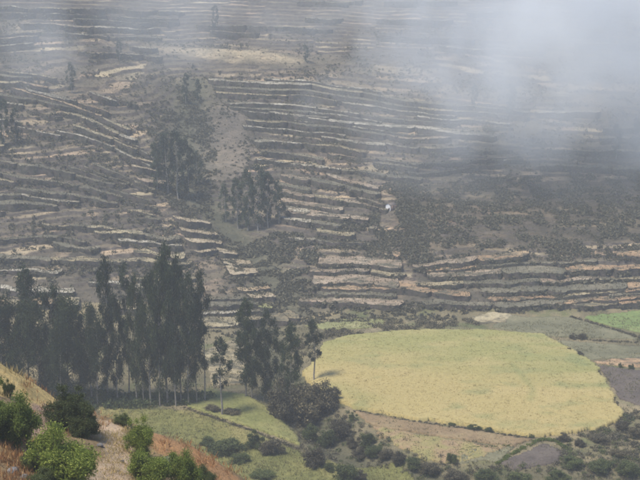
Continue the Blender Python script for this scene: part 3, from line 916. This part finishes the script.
def shrub(px, base_py, wpx, hpx, proto, label, group, tmin=VAL, name='shrub'):
    p = ground([px], [base_py], tmin)[0]
    k = px_per_m(p)
    w = wpx / k; h = hpx / k
    o = empty(name, (p[0], p[1], p[2] - 0.05), random.uniform(0, 6.28), (w * random.uniform(0.85, 1.2), w * random.uniform(0.85, 1.2), h * random.uniform(1.0, 1.25)))
    put('stem', proto[0], None, o); put('foliage', proto[1], None, o)
    tag(o, label, 'shrub', group)
    return o

GN = 'green shrubs on the near slope'
for n, (px, by, w, h, pr, lab) in enumerate([
    (-2, 436, 30, 40, NB_G[0], 'green shrub cut off by the left edge of the near slope'),
    (17, 446, 36, 46, NB_G[1], 'large green shrub at the left of the near slope'),
    (9, 396, 9, 15, NB_M[2], 'small dark shrub in the straw grass at the left edge'),
    (70, 430, 36, 34, NB_M[3], 'darker green shrub above the big bright shrub'),
    (82, 436, 24, 30, NB_M[0], 'small dark shrub right of the darker green shrub'),
    (66, 486, 58, 58, NB_G[2], 'biggest bright green shrub left of the bare path'),
    (42, 488, 30, 16, NB_M[1], 'low dark shrub at the lower left of the biggest shrub'),
    (140, 456, 24, 30, NB_G[3], 'upright green shrub at the top right of the bare path'),
    (151, 486, 38, 36, NB_G[0], 'bushy bright shrub right of the bare path at the bottom edge'),
    (184, 490, 28, 38, NB_G[1], 'green shrub on the reddish grass at the bottom edge'),
    (206, 488, 15, 24, NB_M[2], 'narrow dark shrub right end of the near slope'),
    (122, 424, 16, 9, NB_M[3], 'low shrub on the crest at the head of the bare path'),
    (30, 470, 20, 16, NB_M[0], 'small shrub between the left shrubs and the rock'),
    ]):
    shrub(px, by, w * 1.22, h * 1.1, pr, lab, GN, 56)
GG = 'bushes along the gully'
for n, (px, by, w, h, pr, lab) in enumerate([
    (281, 420, 34, 46, FB_D[0], 'tall dark bush at the upper left of the gully mass'),
    (300, 424, 44, 50, FB_D[1], 'largest dark brown bush in the gully mass'),
    (319, 416, 36, 38, FB_D[2], 'dark bush on the crop field side of the gully mass'),
    (332, 404, 22, 20, FB_D[3], 'small dark bush at the corner of the crop field'),
    (342, 438, 30, 28, FB_D[4], 'round brown bush below the crop field corner'),
    (352, 448, 20, 18, FB_D[0], 'smaller brown bush beside the round brown bush'),
    (327, 446, 26, 20, FB_M[1], 'green bush low in the gully below the dark mass'),
    (310, 440, 24, 20, FB_M[2], 'green bush between the meadow edge and the gully'),
    (367, 446, 18, 14, FB_M[3], 'olive bush in the middle of the gully'),
    (373, 456, 22, 16, FB_M[4], 'round green bush right of the olive gully bush'),
    (360, 458, 20, 14, FB_D[0], 'brownish bush below the olive gully bush'),
    (386, 458, 18, 13, FB_D[1], 'small dark bush on the right bank of the gully'),
    (398, 464, 20, 14, FB_D[2], 'dark bush at the lower end of the gully'),
    (414, 468, 20, 13, FB_M[3], 'dark green bush where the gully meets the stubble strip'),
    (430, 473, 22, 14, FB_D[4], 'dark bush at the bottom below the stubble strip'),
    (352, 420, 10, 8, FB_M[0], 'tiny bush at the left tip of the brown strip'),
    (452, 462, 13, 12, FB_M[1], 'lone dark bush on the reddish stubble strip'),
    ]):
    shrub(px, by, w * 0.82, h * 0.85, pr, lab, GG)
GM = 'bushes scattered on the olive meadow'
for n, (px, by, w, h, pr, lab) in enumerate([
    (253, 448, 17, 20, FB_M[0], 'upright green bush in the middle of the olive meadow'),
    (271, 454, 26, 17, FB_D[1], 'wide dark bush right of the upright meadow bush'),
    (315, 467, 22, 17, FB_D[2], 'round dark bush near the bottom of the olive meadow'),
    (330, 472, 12, 10, FB_M[3], 'tiny green bush between two meadow bushes at the bottom'),
    (346, 482, 22, 20, FB_M[4], 'green bush at the bottom edge below the gully'),
    (360, 480, 16, 10, FB_D[0], 'low brown bush right of the bottom edge green bush'),
    (225, 452, 34, 13, FB_M[1], 'long low green bush behind the reddish near slope'),
    (208, 446, 18, 9, FB_M[2], 'low bush just beyond the reddish grass crest'),
    (240, 462, 18, 9, FB_M[3], 'low bush right of the long low bush'),
    (262, 478, 22, 9, FB_M[4], 'flat bush at the bottom edge of the olive meadow'),
    (213, 412, 16, 7, FB_D[3], 'low bush left of the slim lone tree base'),
    (232, 415, 16, 7, FB_D[4], 'low bush right of the slim lone tree base'),
    ]):
    shrub(px, by, w, h, pr, lab, GM)
GR = 'bushes around the crop field'
for n, (px, by, w, h, pr, lab) in enumerate([
    (573, 339, 12, 8, FB_D[0], 'left of two dark bushes on the grey fallow plot'),
    (582, 339, 11, 8, FB_D[1], 'right of two dark bushes on the grey fallow plot'),
    (580, 357, 7, 8, FB_D[2], 'small upright bush on the upper right field edge'),
    (569, 352, 6, 6, FB_D[3], 'tiny bush on the upper right field edge'),
    (620, 367, 7, 5, FB_M[0], 'left of two tiny bushes above the dark ploughed plot'),
    (631, 369, 8, 6, FB_M[1], 'right of two tiny bushes above the dark ploughed plot'),
    (474, 429, 16, 6, FB_M[2], 'long dark bush on the lower edge of the crop field'),
    (489, 432, 13, 6, FB_M[3], 'second dark bush on the lower edge of the crop field'),
    (452, 425, 9, 4, FB_M[4], 'tiny dark bush on the lower edge of the crop field'),
    (532, 437, 10, 4, FB_M[0], 'tiny bush at the bottom corner of the crop field'),
    (564, 441, 16, 10, FB_D[1], 'grey bush under the lower right field edge'),
    (580, 446, 14, 9, FB_D[2], 'low grey bush right of the curved plot'),
    (600, 442, 22, 10, FB_D[3], 'dark bush under the right corner of the crop field'),
    (622, 430, 18, 12, FB_D[4], 'dark bush at the right tip of the crop field'),
    (638, 438, 24, 16, FB_D[0], 'large dark bush at the right border beside the crop field'),
    (574, 466, 24, 13, FB_M[1], 'green bush right of the curved dark plot'),
    (600, 470, 28, 14, FB_M[2], 'wide green bush near the bottom right corner'),
    (628, 474, 30, 17, FB_M[3], 'largest green bush in the bottom right corner'),
    (618, 456, 18, 9, FB_D[4], 'reddish brown bush above the bottom right green bush'),
    (556, 480, 26, 13, FB_M[0], 'dark bush at the bottom edge left of the corner bushes'),
    (520, 482, 30, 13, FB_M[1], 'dark green bush at the bottom edge below the curved plot'),
    (486, 481, 28, 14, FB_M[2], 'dark green bush at the bottom edge below the grey plot'),
    (456, 480, 26, 13, FB_D[3], 'dark bush at the bottom edge below the stubble strip end'),
    ]):
    shrub(px, by, w * 0.8, h * 0.8, pr, lab, GR)

# ------------------------------------------------------------------ scrub and thickets nobody could count
def scatter(name, pts, mat, leaves, L, W, label, cat, seed, squash=0.8, parent=None):
    rg = np.random.default_rng(seed)
    pts = np.array(pts)
    n = len(pts)
    c = np.repeat(pts, leaves, axis=0)
    d = rg.normal(0, 1, (len(c), 3)); d /= np.linalg.norm(d, axis=1)[:, None]
    d[:, 2] = np.abs(d[:, 2]) * squash
    rad = c[:, 3] * rg.uniform(0.35, 1.05, len(c))
    C = c[:, :3] + d * rad[:, None]
    s = c[:, 3:4]
    a = rg.normal(0, 1, (len(c), 3)); a /= np.linalg.norm(a, axis=1)[:, None]
    b = np.cross(a, rg.normal(0, 1, (len(c), 3))); b /= np.linalg.norm(b, axis=1)[:, None] + 1e-9
    a = a * L * s * 0.5; b = b * W * s * 0.5
    V = np.stack([C - a, C + b, C + a, C - b], 1).reshape(-1, 3)
    o = put(name, new_mesh(name, V, np.arange(len(C) * 4).reshape(-1, 4)), mat, parent)
    tag(o, label, cat, kind='stuff')
    return o


def fill_pts(poly_px, n, smin, smax, seed, tmin=VAL, clump=None):
    rg = np.random.default_rng(seed)
    P = np.array(rect_poly(poly_px, tmin))
    lo, hi = P.min(0), P.max(0)
    x = rg.uniform(lo[0], hi[0], n * 4); y = rg.uniform(lo[1], hi[1], n * 4)
    rag = min(12.0, 0.12 * float(min(hi - lo)))
    k = inside(x + fbm(x / 9, y / 9, seed + 500) * 2 * rag + rg.normal(0, rag * 0.2, len(x)), y + fbm(x / 9, y / 9, seed + 600) * 2 * rag, [tuple(p) for p in P]) if clump else inside(x, y, [tuple(p) for p in P])
    if clump: k &= (vnoise(x / clump, y / clump, seed) + rg.uniform(-0.25, 0.25, len(x))) > 0.5
    x, y = x[k][:n], y[k][:n]
    s = rg.uniform(smin, smax, len(x))
    return [(a, b, c, d) for a, b, c, d in zip(x, y, S(x, y) + 0.05, s)]

hs = []
hs += fill_pts([(385, 185), (640, 168), (720, 168), (720, 262), (640, 258), (520, 262), (410, 270), (370, 240)], 9000, 0.2, 0.85, 11, clump=4)
hs += fill_pts([(200, 225), (330, 235), (310, 300), (275, 320), (245, 290), (215, 250)], 2200, 0.2, 1.1, 12, clump=3.5)
hs += fill_pts([(150, 110), (200, 90), (215, 150), (212, 225), (180, 222), (150, 185)], 1600, 0.25, 1.1, 13, clump=4)
hs += fill_pts([(-70, 10), (640, 10), (720, 130), (520, 200), (250, 200), (-70, 130)], 9000, 0.2, 0.9, 14, clump=7)
hs += fill_pts([(-70, 130), (160, 130), (180, 215), (200, 300), (-70, 300)], 3000, 0.2, 0.9, 15, clump=5)
hs += fill_pts([(330, 225), (420, 200), (430, 262), (320, 262)], 1300, 0.2, 1.0, 16, clump=4)
hs += fill_pts([(170, 222), (215, 255), (250, 295), (300, 335), (225, 345), (195, 300)], 700, 0.2, 0.8, 18, clump=3)
hs += fill_pts([(285, 303), (480, 306), (485, 318), (300, 326)], 700, 0.25, 0.9, 17, clump=4)
hutp = ground([388], [212], VAL)[0]
def near_hut(q):
    a = math.atan2(q[1] - hutp[1], q[0] - hutp[0])
    return math.hypot((q[0] - hutp[0]) / 3.2, (q[1] - hutp[1] + 4) / 8.0) < 1 + 0.25 * math.sin(3 * a) + random.uniform(-0.15, 0.15)
hs = [q for q in hs if not near_hut(q)]
hs = [q for q in hs if ((q[0] - knoll[0]) / 26) ** 2 + ((q[1] - knoll[1] + 3) / 14) ** 2 > 1 or random.random() < 0.08]
SCRUB_PTS[:] = [q for q in SCRUB_PTS if not near_hut(q)]
scatter('terrace_scrub', SCRUB_PTS, M_scrub, 14, 1.0, 0.7, 'dull grey green scrub growing along the terrace walls', 'scrub', 1)
scatter('hillside_scrub', hs, M_scrub, 14, 0.95, 0.6, 'patchy grey green scrub over the open hillside', 'scrub', 2)

th = fill_pts([(276, 352), (300, 338), (335, 329), (385, 324), (480, 318), (482, 326), (385, 333), (345, 336), (320, 344), (300, 362)], 520, 0.3, 1.35, 21, clump=3)
scatter('thicket', th, M_dry, 60, 0.42, 0.25, 'dark thicket band along the back edge of the crop field', 'thicket', 3)
gt = fill_pts([(262, 384), (290, 372), (325, 396), (352, 414), (400, 447), (470, 466), (640, 462), (640, 482), (420, 482), (360, 466), (312, 452), (285, 420)], 760, 0.3, 0.95, 22)
gt += fill_pts([(560, 440), (640, 412), (640, 470), (560, 470)], 420, 0.3, 0.95, 23, clump=4)
random.shuffle(gt)
M_palew = mat_leaf('pale_weed_leaf', [(0.12, 0.11, 0.075), (0.19, 0.175, 0.115), (0.28, 0.25, 0.17)], 0.3)
scatter('pale_weeds', gt[:300], M_palew, 60, 0.34, 0.2, 'pale greyish weeds among the gully bushes', 'weeds', 8)
scatter('green_weeds', gt[300:620], M_mid, 60, 0.36, 0.22, 'green weeds among the gully bushes', 'weeds', 9)
gt = gt[620:]
scatter('gully_undergrowth', gt, M_dry, 60, 0.4, 0.24, 'brownish undergrowth filling the gully and lower right bank', 'undergrowth', 4)
hd = []
def hedge(pts, n, s, seed):
    rg = np.random.default_rng(seed)
    p = poly_at(pts, rg.uniform(0, 1, n)); g = ground(p[:, 0], p[:, 1], VAL)
    return [(q[0] + rg.normal(0, 0.25), q[1] + rg.normal(0, 0.25), q[2] + 0.1, s * rg.uniform(0.5, 1.3)) for q in g]
hd += hedge([(352, 411), (402, 420), (465, 429), (528, 439)], 150, 0.35, 31)
hd += hedge([(540, 336), (568, 349), (595, 367), (612, 397), (623, 418)], 160, 0.38, 32)
hd += hedge([(570, 317), (640, 338), (700, 352)], 140, 0.55, 33)
hd += hedge([(580, 340), (700, 346)], 90, 0.4, 34)
hd += hedge([(205, 394), (245, 399), (276, 417), (300, 444), (308, 455)], 120, 0.3, 35)
hd += hedge([(185, 408), (250, 431), (300, 450)], 140, 0.4, 36)
scatter('field_edge_weeds', hd, M_dry, 40, 0.5, 0.3, 'dark weedy growth along the field edges', 'weeds', 5)
gb = hedge([(497, 464), (520, 450), (540, 440), (556, 441), (570, 452)], 170, 0.42, 37) + hedge([(450, 464), (464, 449), (512, 446)], 90, 0.35, 38)
scatter('green_bank', gb, M_green, 50, 0.45, 0.28, 'bright green grassy bank curving round the small plots', 'grass', 6)
us = fill_pts([(-60, 404), (60, 408), (210, 404), (212, 395), (60, 390), (-60, 385)], 520, 0.5, 2.0, 24)
scatter('grove_undergrowth', us, M_mid, 60, 0.42, 0.24, 'dark undergrowth at the foot of the eucalyptus grove', 'undergrowth', 7)

# grass blades
def blades(name, pts, mat, per, h, w, label, seed, spread=0.25):
    rg = np.random.default_rng(seed)
    pts = np.array(pts); c = np.repeat(pts[:, :3], per, axis=0); s = np.repeat(pts[:, 3], per)
    n = len(c)
    c = c + np.stack([rg.normal(0, spread, n), rg.normal(0, spread, n), np.zeros(n)], -1)
    c[:, 2] = S(c[:, 0], c[:, 1]) + pts[0, 4] if pts.shape[1] > 4 else c[:, 2]
    a = rg.uniform(0, 2 * math.pi, n); hh = h * s * rg.uniform(0.6, 1.3, n); ww = w * rg.uniform(0.7, 1.3, n)
    e = np.stack([np.cos(a) * ww, np.sin(a) * ww, np.zeros(n)], -1)
    tip = np.stack([rg.normal(0, 0.35, n) * hh, rg.normal(0, 0.35, n) * hh, hh], -1)
    V = np.stack([c - e, c + e, c + tip], 1).reshape(-1, 3)
    o = put(name, new_mesh(name, V, None, np.arange(n * 3).reshape(-1, 3)), mat)
    tag(o, label, 'grass', kind='stuff')
    return o
hx = fill_pts([(-70, 5), (720, 5), (720, 312), (480, 312), (-70, 318)], 26000, 0.5, 1.3, 61)
hx = [(a, b, c, d) for (a, b, _, d), c in zip(hx, hill_z(np.array([q[0] for q in hx]), np.array([q[1] for q in hx])))]
M_tuft = mat_leaf('hill_tuft', [(0.05, 0.047, 0.033), (0.12, 0.105, 0.07), (0.24, 0.20, 0.13), (0.36, 0.30, 0.19)], 0.3)
blades('hillside_grass', hx + TUFTS, M_tuft, 3, 0.42, 0.13, 'dry grass tufts dotted over the hillside', 58, 0.3)
fx_ = fill_pts([(-60, 318), (720, 310), (720, 486), (200, 500), (-60, 400)], 14000, 0.4, 1.2, 62, clump=5)
fp = np.array([(q[0], q[1]) for q in fx_])
ok = ~inside(fp[:, 0], fp[:, 1], crop_P)
fx_ = [(a, b, c + 0.2, d) for (a, b, c, d), k in zip(fx_, ok) if k]
M_ftuft = mat_leaf('floor_tuft', [(0.08, 0.085, 0.04), (0.15, 0.145, 0.07), (0.24, 0.21, 0.11), (0.33, 0.28, 0.16)], 0.35)
blades('rough_grass', fx_, M_ftuft, 4, 0.36, 0.08, 'rough olive and straw grass over the valley floor', 59, 0.3)
M_straw = mat_leaf('straw_blade', [(0.30, 0.22, 0.09), (0.44, 0.34, 0.15), (0.55, 0.45, 0.24)], 0.3)
M_red = mat_leaf('red_brown_blade', [(0.18, 0.09, 0.045), (0.32, 0.17, 0.085), (0.46, 0.31, 0.15)], 0.3)
M_blade = M_crop
M_gblade = M_olive
st = fill_pts([(-60, 343), (0, 360), (42, 385), (60, 400), (30, 410), (0, 398), (-60, 384)], 5000, 0.7, 1.3, 41, 56)
blades('straw_grass', st, M_straw, 6, 0.5, 0.04, 'tall straw yellow grass on the left crest of the near slope', 51)
rd = fill_pts([(138, 427), (165, 434), (240, 476), (262, 520), (200, 520), (185, 470), (160, 450)], 4200, 0.6, 1.3, 42, 56)
rd += fill_pts([(55, 398), (105, 412), (110, 422), (80, 440), (45, 430), (20, 408)], 2600, 0.6, 1.2, 43, 56)
rd += fill_pts([(0, 410), (30, 412), (60, 470), (40, 500), (0, 500)], 600, 0.5, 1.0, 45, 56, clump=1.5)
blades('reddish_grass', rd, M_red, 6, 0.45, 0.04, 'reddish brown dry grass on the near slope', 52)
pt = fill_pts([(95, 420), (135, 430), (200, 470), (200, 520), (80, 520)], 900, 0.4, 1.0, 44, 56, clump=1.2)
blades('sparse_straw_tufts', pt, M_straw, 6, 0.28, 0.03, 'sparse straw tufts on the bare soil path', 53)
cp = fill_pts(crop_px, 9000, 0.6, 1.3, 46)
cp = [(a, b, c + 0.7, d) for a, b, c, d in cp]
o = blades('crop_ears', cp, M_blade, 4, 0.2, 0.06, 'yellow green stalks standing over the crop field', 54, 0.2)
vv = np.empty(len(o.data.vertices) * 3, np.float32); o.data.vertices.foreach_get('co', vv); vv = vv.reshape(-1, 3)
paint(o.data, crop_tint(vv[:, 0].astype(float), vv[:, 1].astype(float)))
mp = fill_pts([(100, 406), (186, 409), (248, 431), (308, 456), (398, 463), (425, 490), (220, 500), (100, 470)], 5000, 0.5, 1.2, 47)
mp += fill_pts([(182, 399), (205, 391), (245, 396), (275, 414), (296, 436), (300, 446), (250, 428), (190, 408)], 1500, 0.5, 1.0, 48)
blades('meadow_tufts', [(a, b, c + 0.3, d) for a, b, c, d in mp], M_gblade, 4, 0.22, 0.06, 'olive grass tufts over the meadow', 55, 0.25)

# ------------------------------------------------------------------ rocks on the near slope
M_rock = mat_patch('grey_rock', [(0.10, 0.095, 0.095), (0.17, 0.16, 0.16), (0.24, 0.225, 0.21)], 1.5, 8, 0.05)
def rock(px, py, wpx, hpx, seed, label):
    rg = np.random.default_rng(seed)
    p = ground([px], [py], 56)[0]; k = px_per_m(p)
    n, m = 10, 7
    V = [(0, 0, -0.3)]; Q = []; T = []
    for i in range(1, m):
        t = math.pi * i / m
        for j in range(n):
            a = 2 * math.pi * j / n
            r = 1 + rg.uniform(-0.22, 0.22)
            V.append((math.sin(t) * math.cos(a) * r * 0.5, math.sin(t) * math.sin(a) * r * 0.5, -math.cos(t) * r * 0.5 + 0.2))
    V.append((0, 0, 0.72)); e = len(V) - 1
    for j in range(n):
        T.append((0, 1 + (j + 1) % n, 1 + j)); T.append((e, 1 + (m - 2) * n + j, 1 + (m - 2) * n + (j + 1) % n))
    for i in range(m - 2):
        for j in range(n):
            Q.append((1 + i * n + j, 1 + i * n + (j + 1) % n, 1 + (i + 1) * n + (j + 1) % n, 1 + (i + 1) * n + j))
    me = new_mesh('rock', V, Q, T)
    o = put('rock', me, M_rock, None, tuple(p)); o.scale = (wpx / k, wpx / k * 0.8, hpx / k)
    o.rotation_euler = (0, 0, rg.uniform(0, 6))
    tag(o, label, 'rock', 'grey rocks on the near slope')
rock(13, 472, 15, 6, 1, 'flat grey rock below the large left shrub')
rock(24, 478, 10, 5, 2, 'small grey rock beside the flat rock at the bottom left')
rock(168, 462, 14, 8, 3, 'grey rock among the shrubs right of the bare path')
rock(100, 446, 7, 4, 4, 'small stone lying on the bare path')
rock(122, 462, 6, 3, 5, 'tiny stone lower down on the bare path')

# ------------------------------------------------------------------ hut on the hillside
M_white = mat_patch('whitewash', [(0.66, 0.64, 0.62), (0.74, 0.72, 0.70), (0.8, 0.79, 0.78)], 0.8, 6, 0.02, finefac=0.25)
M_adobe = mat_patch('adobe', [(0.24, 0.17, 0.13), (0.30, 0.20, 0.16)], 0.8, 6, 0.02, finefac=0.4)
M_tin = mat_patch('grey_roof', [(0.12, 0.10, 0.09), (0.18, 0.15, 0.135)], 0.8, 6, 0.02, finefac=0.4)
M_dark = mat_patch('dark_wood', [(0.05, 0.035, 0.028), (0.07, 0.05, 0.04)], 2, 9, 0.01)
p = ground([388], [210], VAL)[0]
hut = tag(empty('hut', tuple(p + np.array([0, 0, -0.1])), R(-35), 0.72), 'tiny hut with white wall and dull roof on the hillside', 'hut')
def box(x0, x1, y0, y1, z0, z1):
    V = [(x, y, z) for z in (z0, z1) for x, y in ((x0, y0), (x1, y0), (x1, y1), (x0, y1))]
    Q = [(0, 3, 2, 1), (4, 5, 6, 7), (0, 1, 5, 4), (1, 2, 6, 5), (2, 3, 7, 6), (3, 0, 4, 7)]
    return np.array(V, float), np.array(Q)
# white gable wall facing the valley, brown side wall, ridge running back
V = [(-1.3, 0, -1), (1.3, 0, -1), (1.3, 0, 2.3), (0, 0, 3.1), (-1.3, 0, 2.3), (-1.3, 0.25, -1), (1.3, 0.25, -1), (1.3, 0.25, 2.3), (0, 0.25, 3.1), (-1.3, 0.25, 2.3)]
me = bpy.data.meshes.new('front_wall'); me.from_pydata(V, [], [(0, 1, 2, 3, 4), (9, 8, 7, 6, 5), (0, 5, 6, 1), (1, 6, 7, 2), (2, 7, 8, 3), (3, 8, 9, 4), (4, 9, 5, 0)]); me.update()
put('front_wall', me, M_white, hut)
put('side_wall', new_mesh('side_wall', *box(-1.28, -1.0, 0.25, 5.0, -1, 2.25)), M_adobe, hut)
put('side_wall', new_mesh('side_wall', *box(1.0, 1.28, 0.25, 5.0, -1, 2.25)), M_adobe, hut)
put('rear_wall', new_mesh('rear_wall', *box(-1.0, 1.0, 4.75, 5.0, -1, 2.6)), M_adobe, hut)
for s in (-1, 1):
    V = [(0, -0.2, 3.2), (0, 5.2, 3.2), (s * 1.6, 5.2, 2.2), (s * 1.6, -0.2, 2.2), (0, -0.2, 3.3), (0, 5.2, 3.3), (s * 1.6, 5.2, 2.3), (s * 1.6, -0.2, 2.3)]
    put('roof', new_mesh('roof', V, [(0, 1, 2, 3), (4, 7, 6, 5), (0, 3, 7, 4), (1, 5, 6, 2), (3, 2, 6, 7), (0, 4, 5, 1)]), M_tin, hut)
put('door', new_mesh('door', *box(0.35, 0.95, -0.05, 0.02, -0.1, 1.25)), M_dark, hut)
shed = tag(empty('shed', tuple(p + np.array([2.2, 1.0, -0.2])), R(15), 0.8), 'low reddish brown shed right of the white hut', 'shed')
put('wall', new_mesh('wall', *box(-0.9, 0.9, 0, 2.2, -1, 1.7)), M_adobe, shed)
put('roof', new_mesh('roof', *box(-1.1, 1.1, -0.2, 2.4, 1.7, 1.85)), M_adobe, shed)

# ------------------------------------------------------------------ haze and smoke
hz = put('haze', new_mesh('haze', *box(-420, 450, -70, 1040, -12, 330)))
m = bpy.data.materials.new('haze_air'); m.use_nodes = True; nt = m.node_tree
nt.nodes.remove(nt.nodes['Principled BSDF'])
pv = node(nt, 'ShaderNodeVolumePrincipled')
pv.inputs['Color'].default_value = (0.86, 0.91, 0.98, 1)
pv.inputs['Density'].default_value = 0.00043
pv.inputs['Anisotropy'].default_value = 0.0
nt.links.new(pv.outputs[0], nt.nodes['Material Output'].inputs['Volume'])
hz.data.materials.append(m)
tag(hz, 'pale bluish haze filling the valley air', 'haze', kind='stuff')

# smoke: soft puffs (centre, radius, strength) broken up by noise
PUFFS = [(430, -20, 430, 30, 1.0), (450, 25, 430, 30, 1.0), (520, 30, 430, 40, 1.1), (600, 25, 425, 46, 1.2), (700, 40, 425, 50, 1.2), (408, 55, 425, 19, 0.9),
         (380, 80, 420, 15, 0.65), (348, 96, 415, 14, 0.5), (318, 112, 412, 12, 0.35), (460, 88, 420, 25, 0.75), (550, 92, 415, 34, 0.8), (650, 92, 415, 36, 0.8),
         (560, 145, 404, 28, 0.16), (470, 150, 400, 26, 0.15), (640, 145, 402, 28, 0.16), (400, 130, 405, 24, 0.22), (180, 14, 470, 34, 0.22), (30, 40, 470, 30, 0.2), (300, 15, 460, 26, 0.18)]
sm = put('smoke', new_mesh('smoke', *box(-190, 250, 352, 520, 8, 150)))
m = bpy.data.materials.new('drifting_smoke'); m.use_nodes = True; nt = m.node_tree
nt.nodes.remove(nt.nodes['Principled BSDF'])
geo = node(nt, 'ShaderNodeNewGeometry')
nw = node(nt, 'ShaderNodeTexNoise'); nw.inputs['Scale'].default_value = 0.022; nw.inputs['Detail'].default_value = 3
nt.links.new(geo.outputs['Position'], nw.inputs['Vector'])
sub = node(nt, 'ShaderNodeVectorMath', operation='SUBTRACT'); sub.inputs[1].default_value = (0.5, 0.5, 0.5)
nt.links.new(nw.outputs['Color'], sub.inputs[0])
scl = node(nt, 'ShaderNodeVectorMath', operation='SCALE'); scl.inputs['Scale'].default_value = 46
nt.links.new(sub.outputs[0], scl.inputs[0])
add = node(nt, 'ShaderNodeVectorMath', operation='ADD')
nt.links.new(geo.outputs['Position'], add.inputs[0]); nt.links.new(scl.outputs[0], add.inputs[1])
acc = None
for (px, py, Y, r, s) in PUFFS:
    c = at_y(px, py, Y)
    dn = node(nt, 'ShaderNodeVectorMath', operation='DISTANCE'); dn.inputs[1].default_value = tuple(float(v) for v in c)
    nt.links.new(add.outputs[0], dn.inputs[0])
    mr = node(nt, 'ShaderNodeMapRange', interpolation_type='SMOOTHSTEP')
    mr.inputs['From Min'].default_value = r * 1.05; mr.inputs['From Max'].default_value = r * 0.35
    mr.inputs['To Min'].default_value = 0; mr.inputs['To Max'].default_value = s
    nt.links.new(dn.outputs['Value'], mr.inputs['Value'])
    if acc is None: acc = mr.outputs[0]
    else:
        mx = node(nt, 'ShaderNodeMath', operation='MAXIMUM')
        nt.links.new(acc, mx.inputs[0]); nt.links.new(mr.outputs[0], mx.inputs[1]); acc = mx.outputs[0]
n2 = node(nt, 'ShaderNodeTexNoise'); n2.inputs['Scale'].default_value = 0.05; n2.inputs['Detail'].default_value = 4
nt.links.new(geo.outputs['Position'], n2.inputs['Vector'])
mr2 = node(nt, 'ShaderNodeMapRange'); mr2.inputs['From Min'].default_value = 0.35; mr2.inputs['From Max'].default_value = 0.68
mr2.inputs['To Min'].default_value = 0.3; mr2.inputs['To Max'].default_value = 1.4
nt.links.new(n2.outputs[0], mr2.inputs['Value'])
mu = node(nt, 'ShaderNodeMath', operation='MULTIPLY'); nt.links.new(acc, mu.inputs[0]); nt.links.new(mr2.outputs[0], mu.inputs[1])
mu2 = node(nt, 'ShaderNodeMath', operation='MULTIPLY'); nt.links.new(mu.outputs[0], mu2.inputs[0]); mu2.inputs[1].default_value = 0.04
pv = node(nt, 'ShaderNodeVolumePrincipled')
pv.inputs['Color'].default_value = (0.94, 0.965, 1.0, 1); pv.inputs['Anisotropy'].default_value = 0.0
nt.links.new(mu2.outputs[0], pv.inputs['Density'])
nt.links.new(pv.outputs[0], nt.nodes['Material Output'].inputs['Volume'])
sm.data.materials.append(m)
tag(sm, 'bluish white smoke drifting over the upper right hillside', 'smoke', kind='stuff')
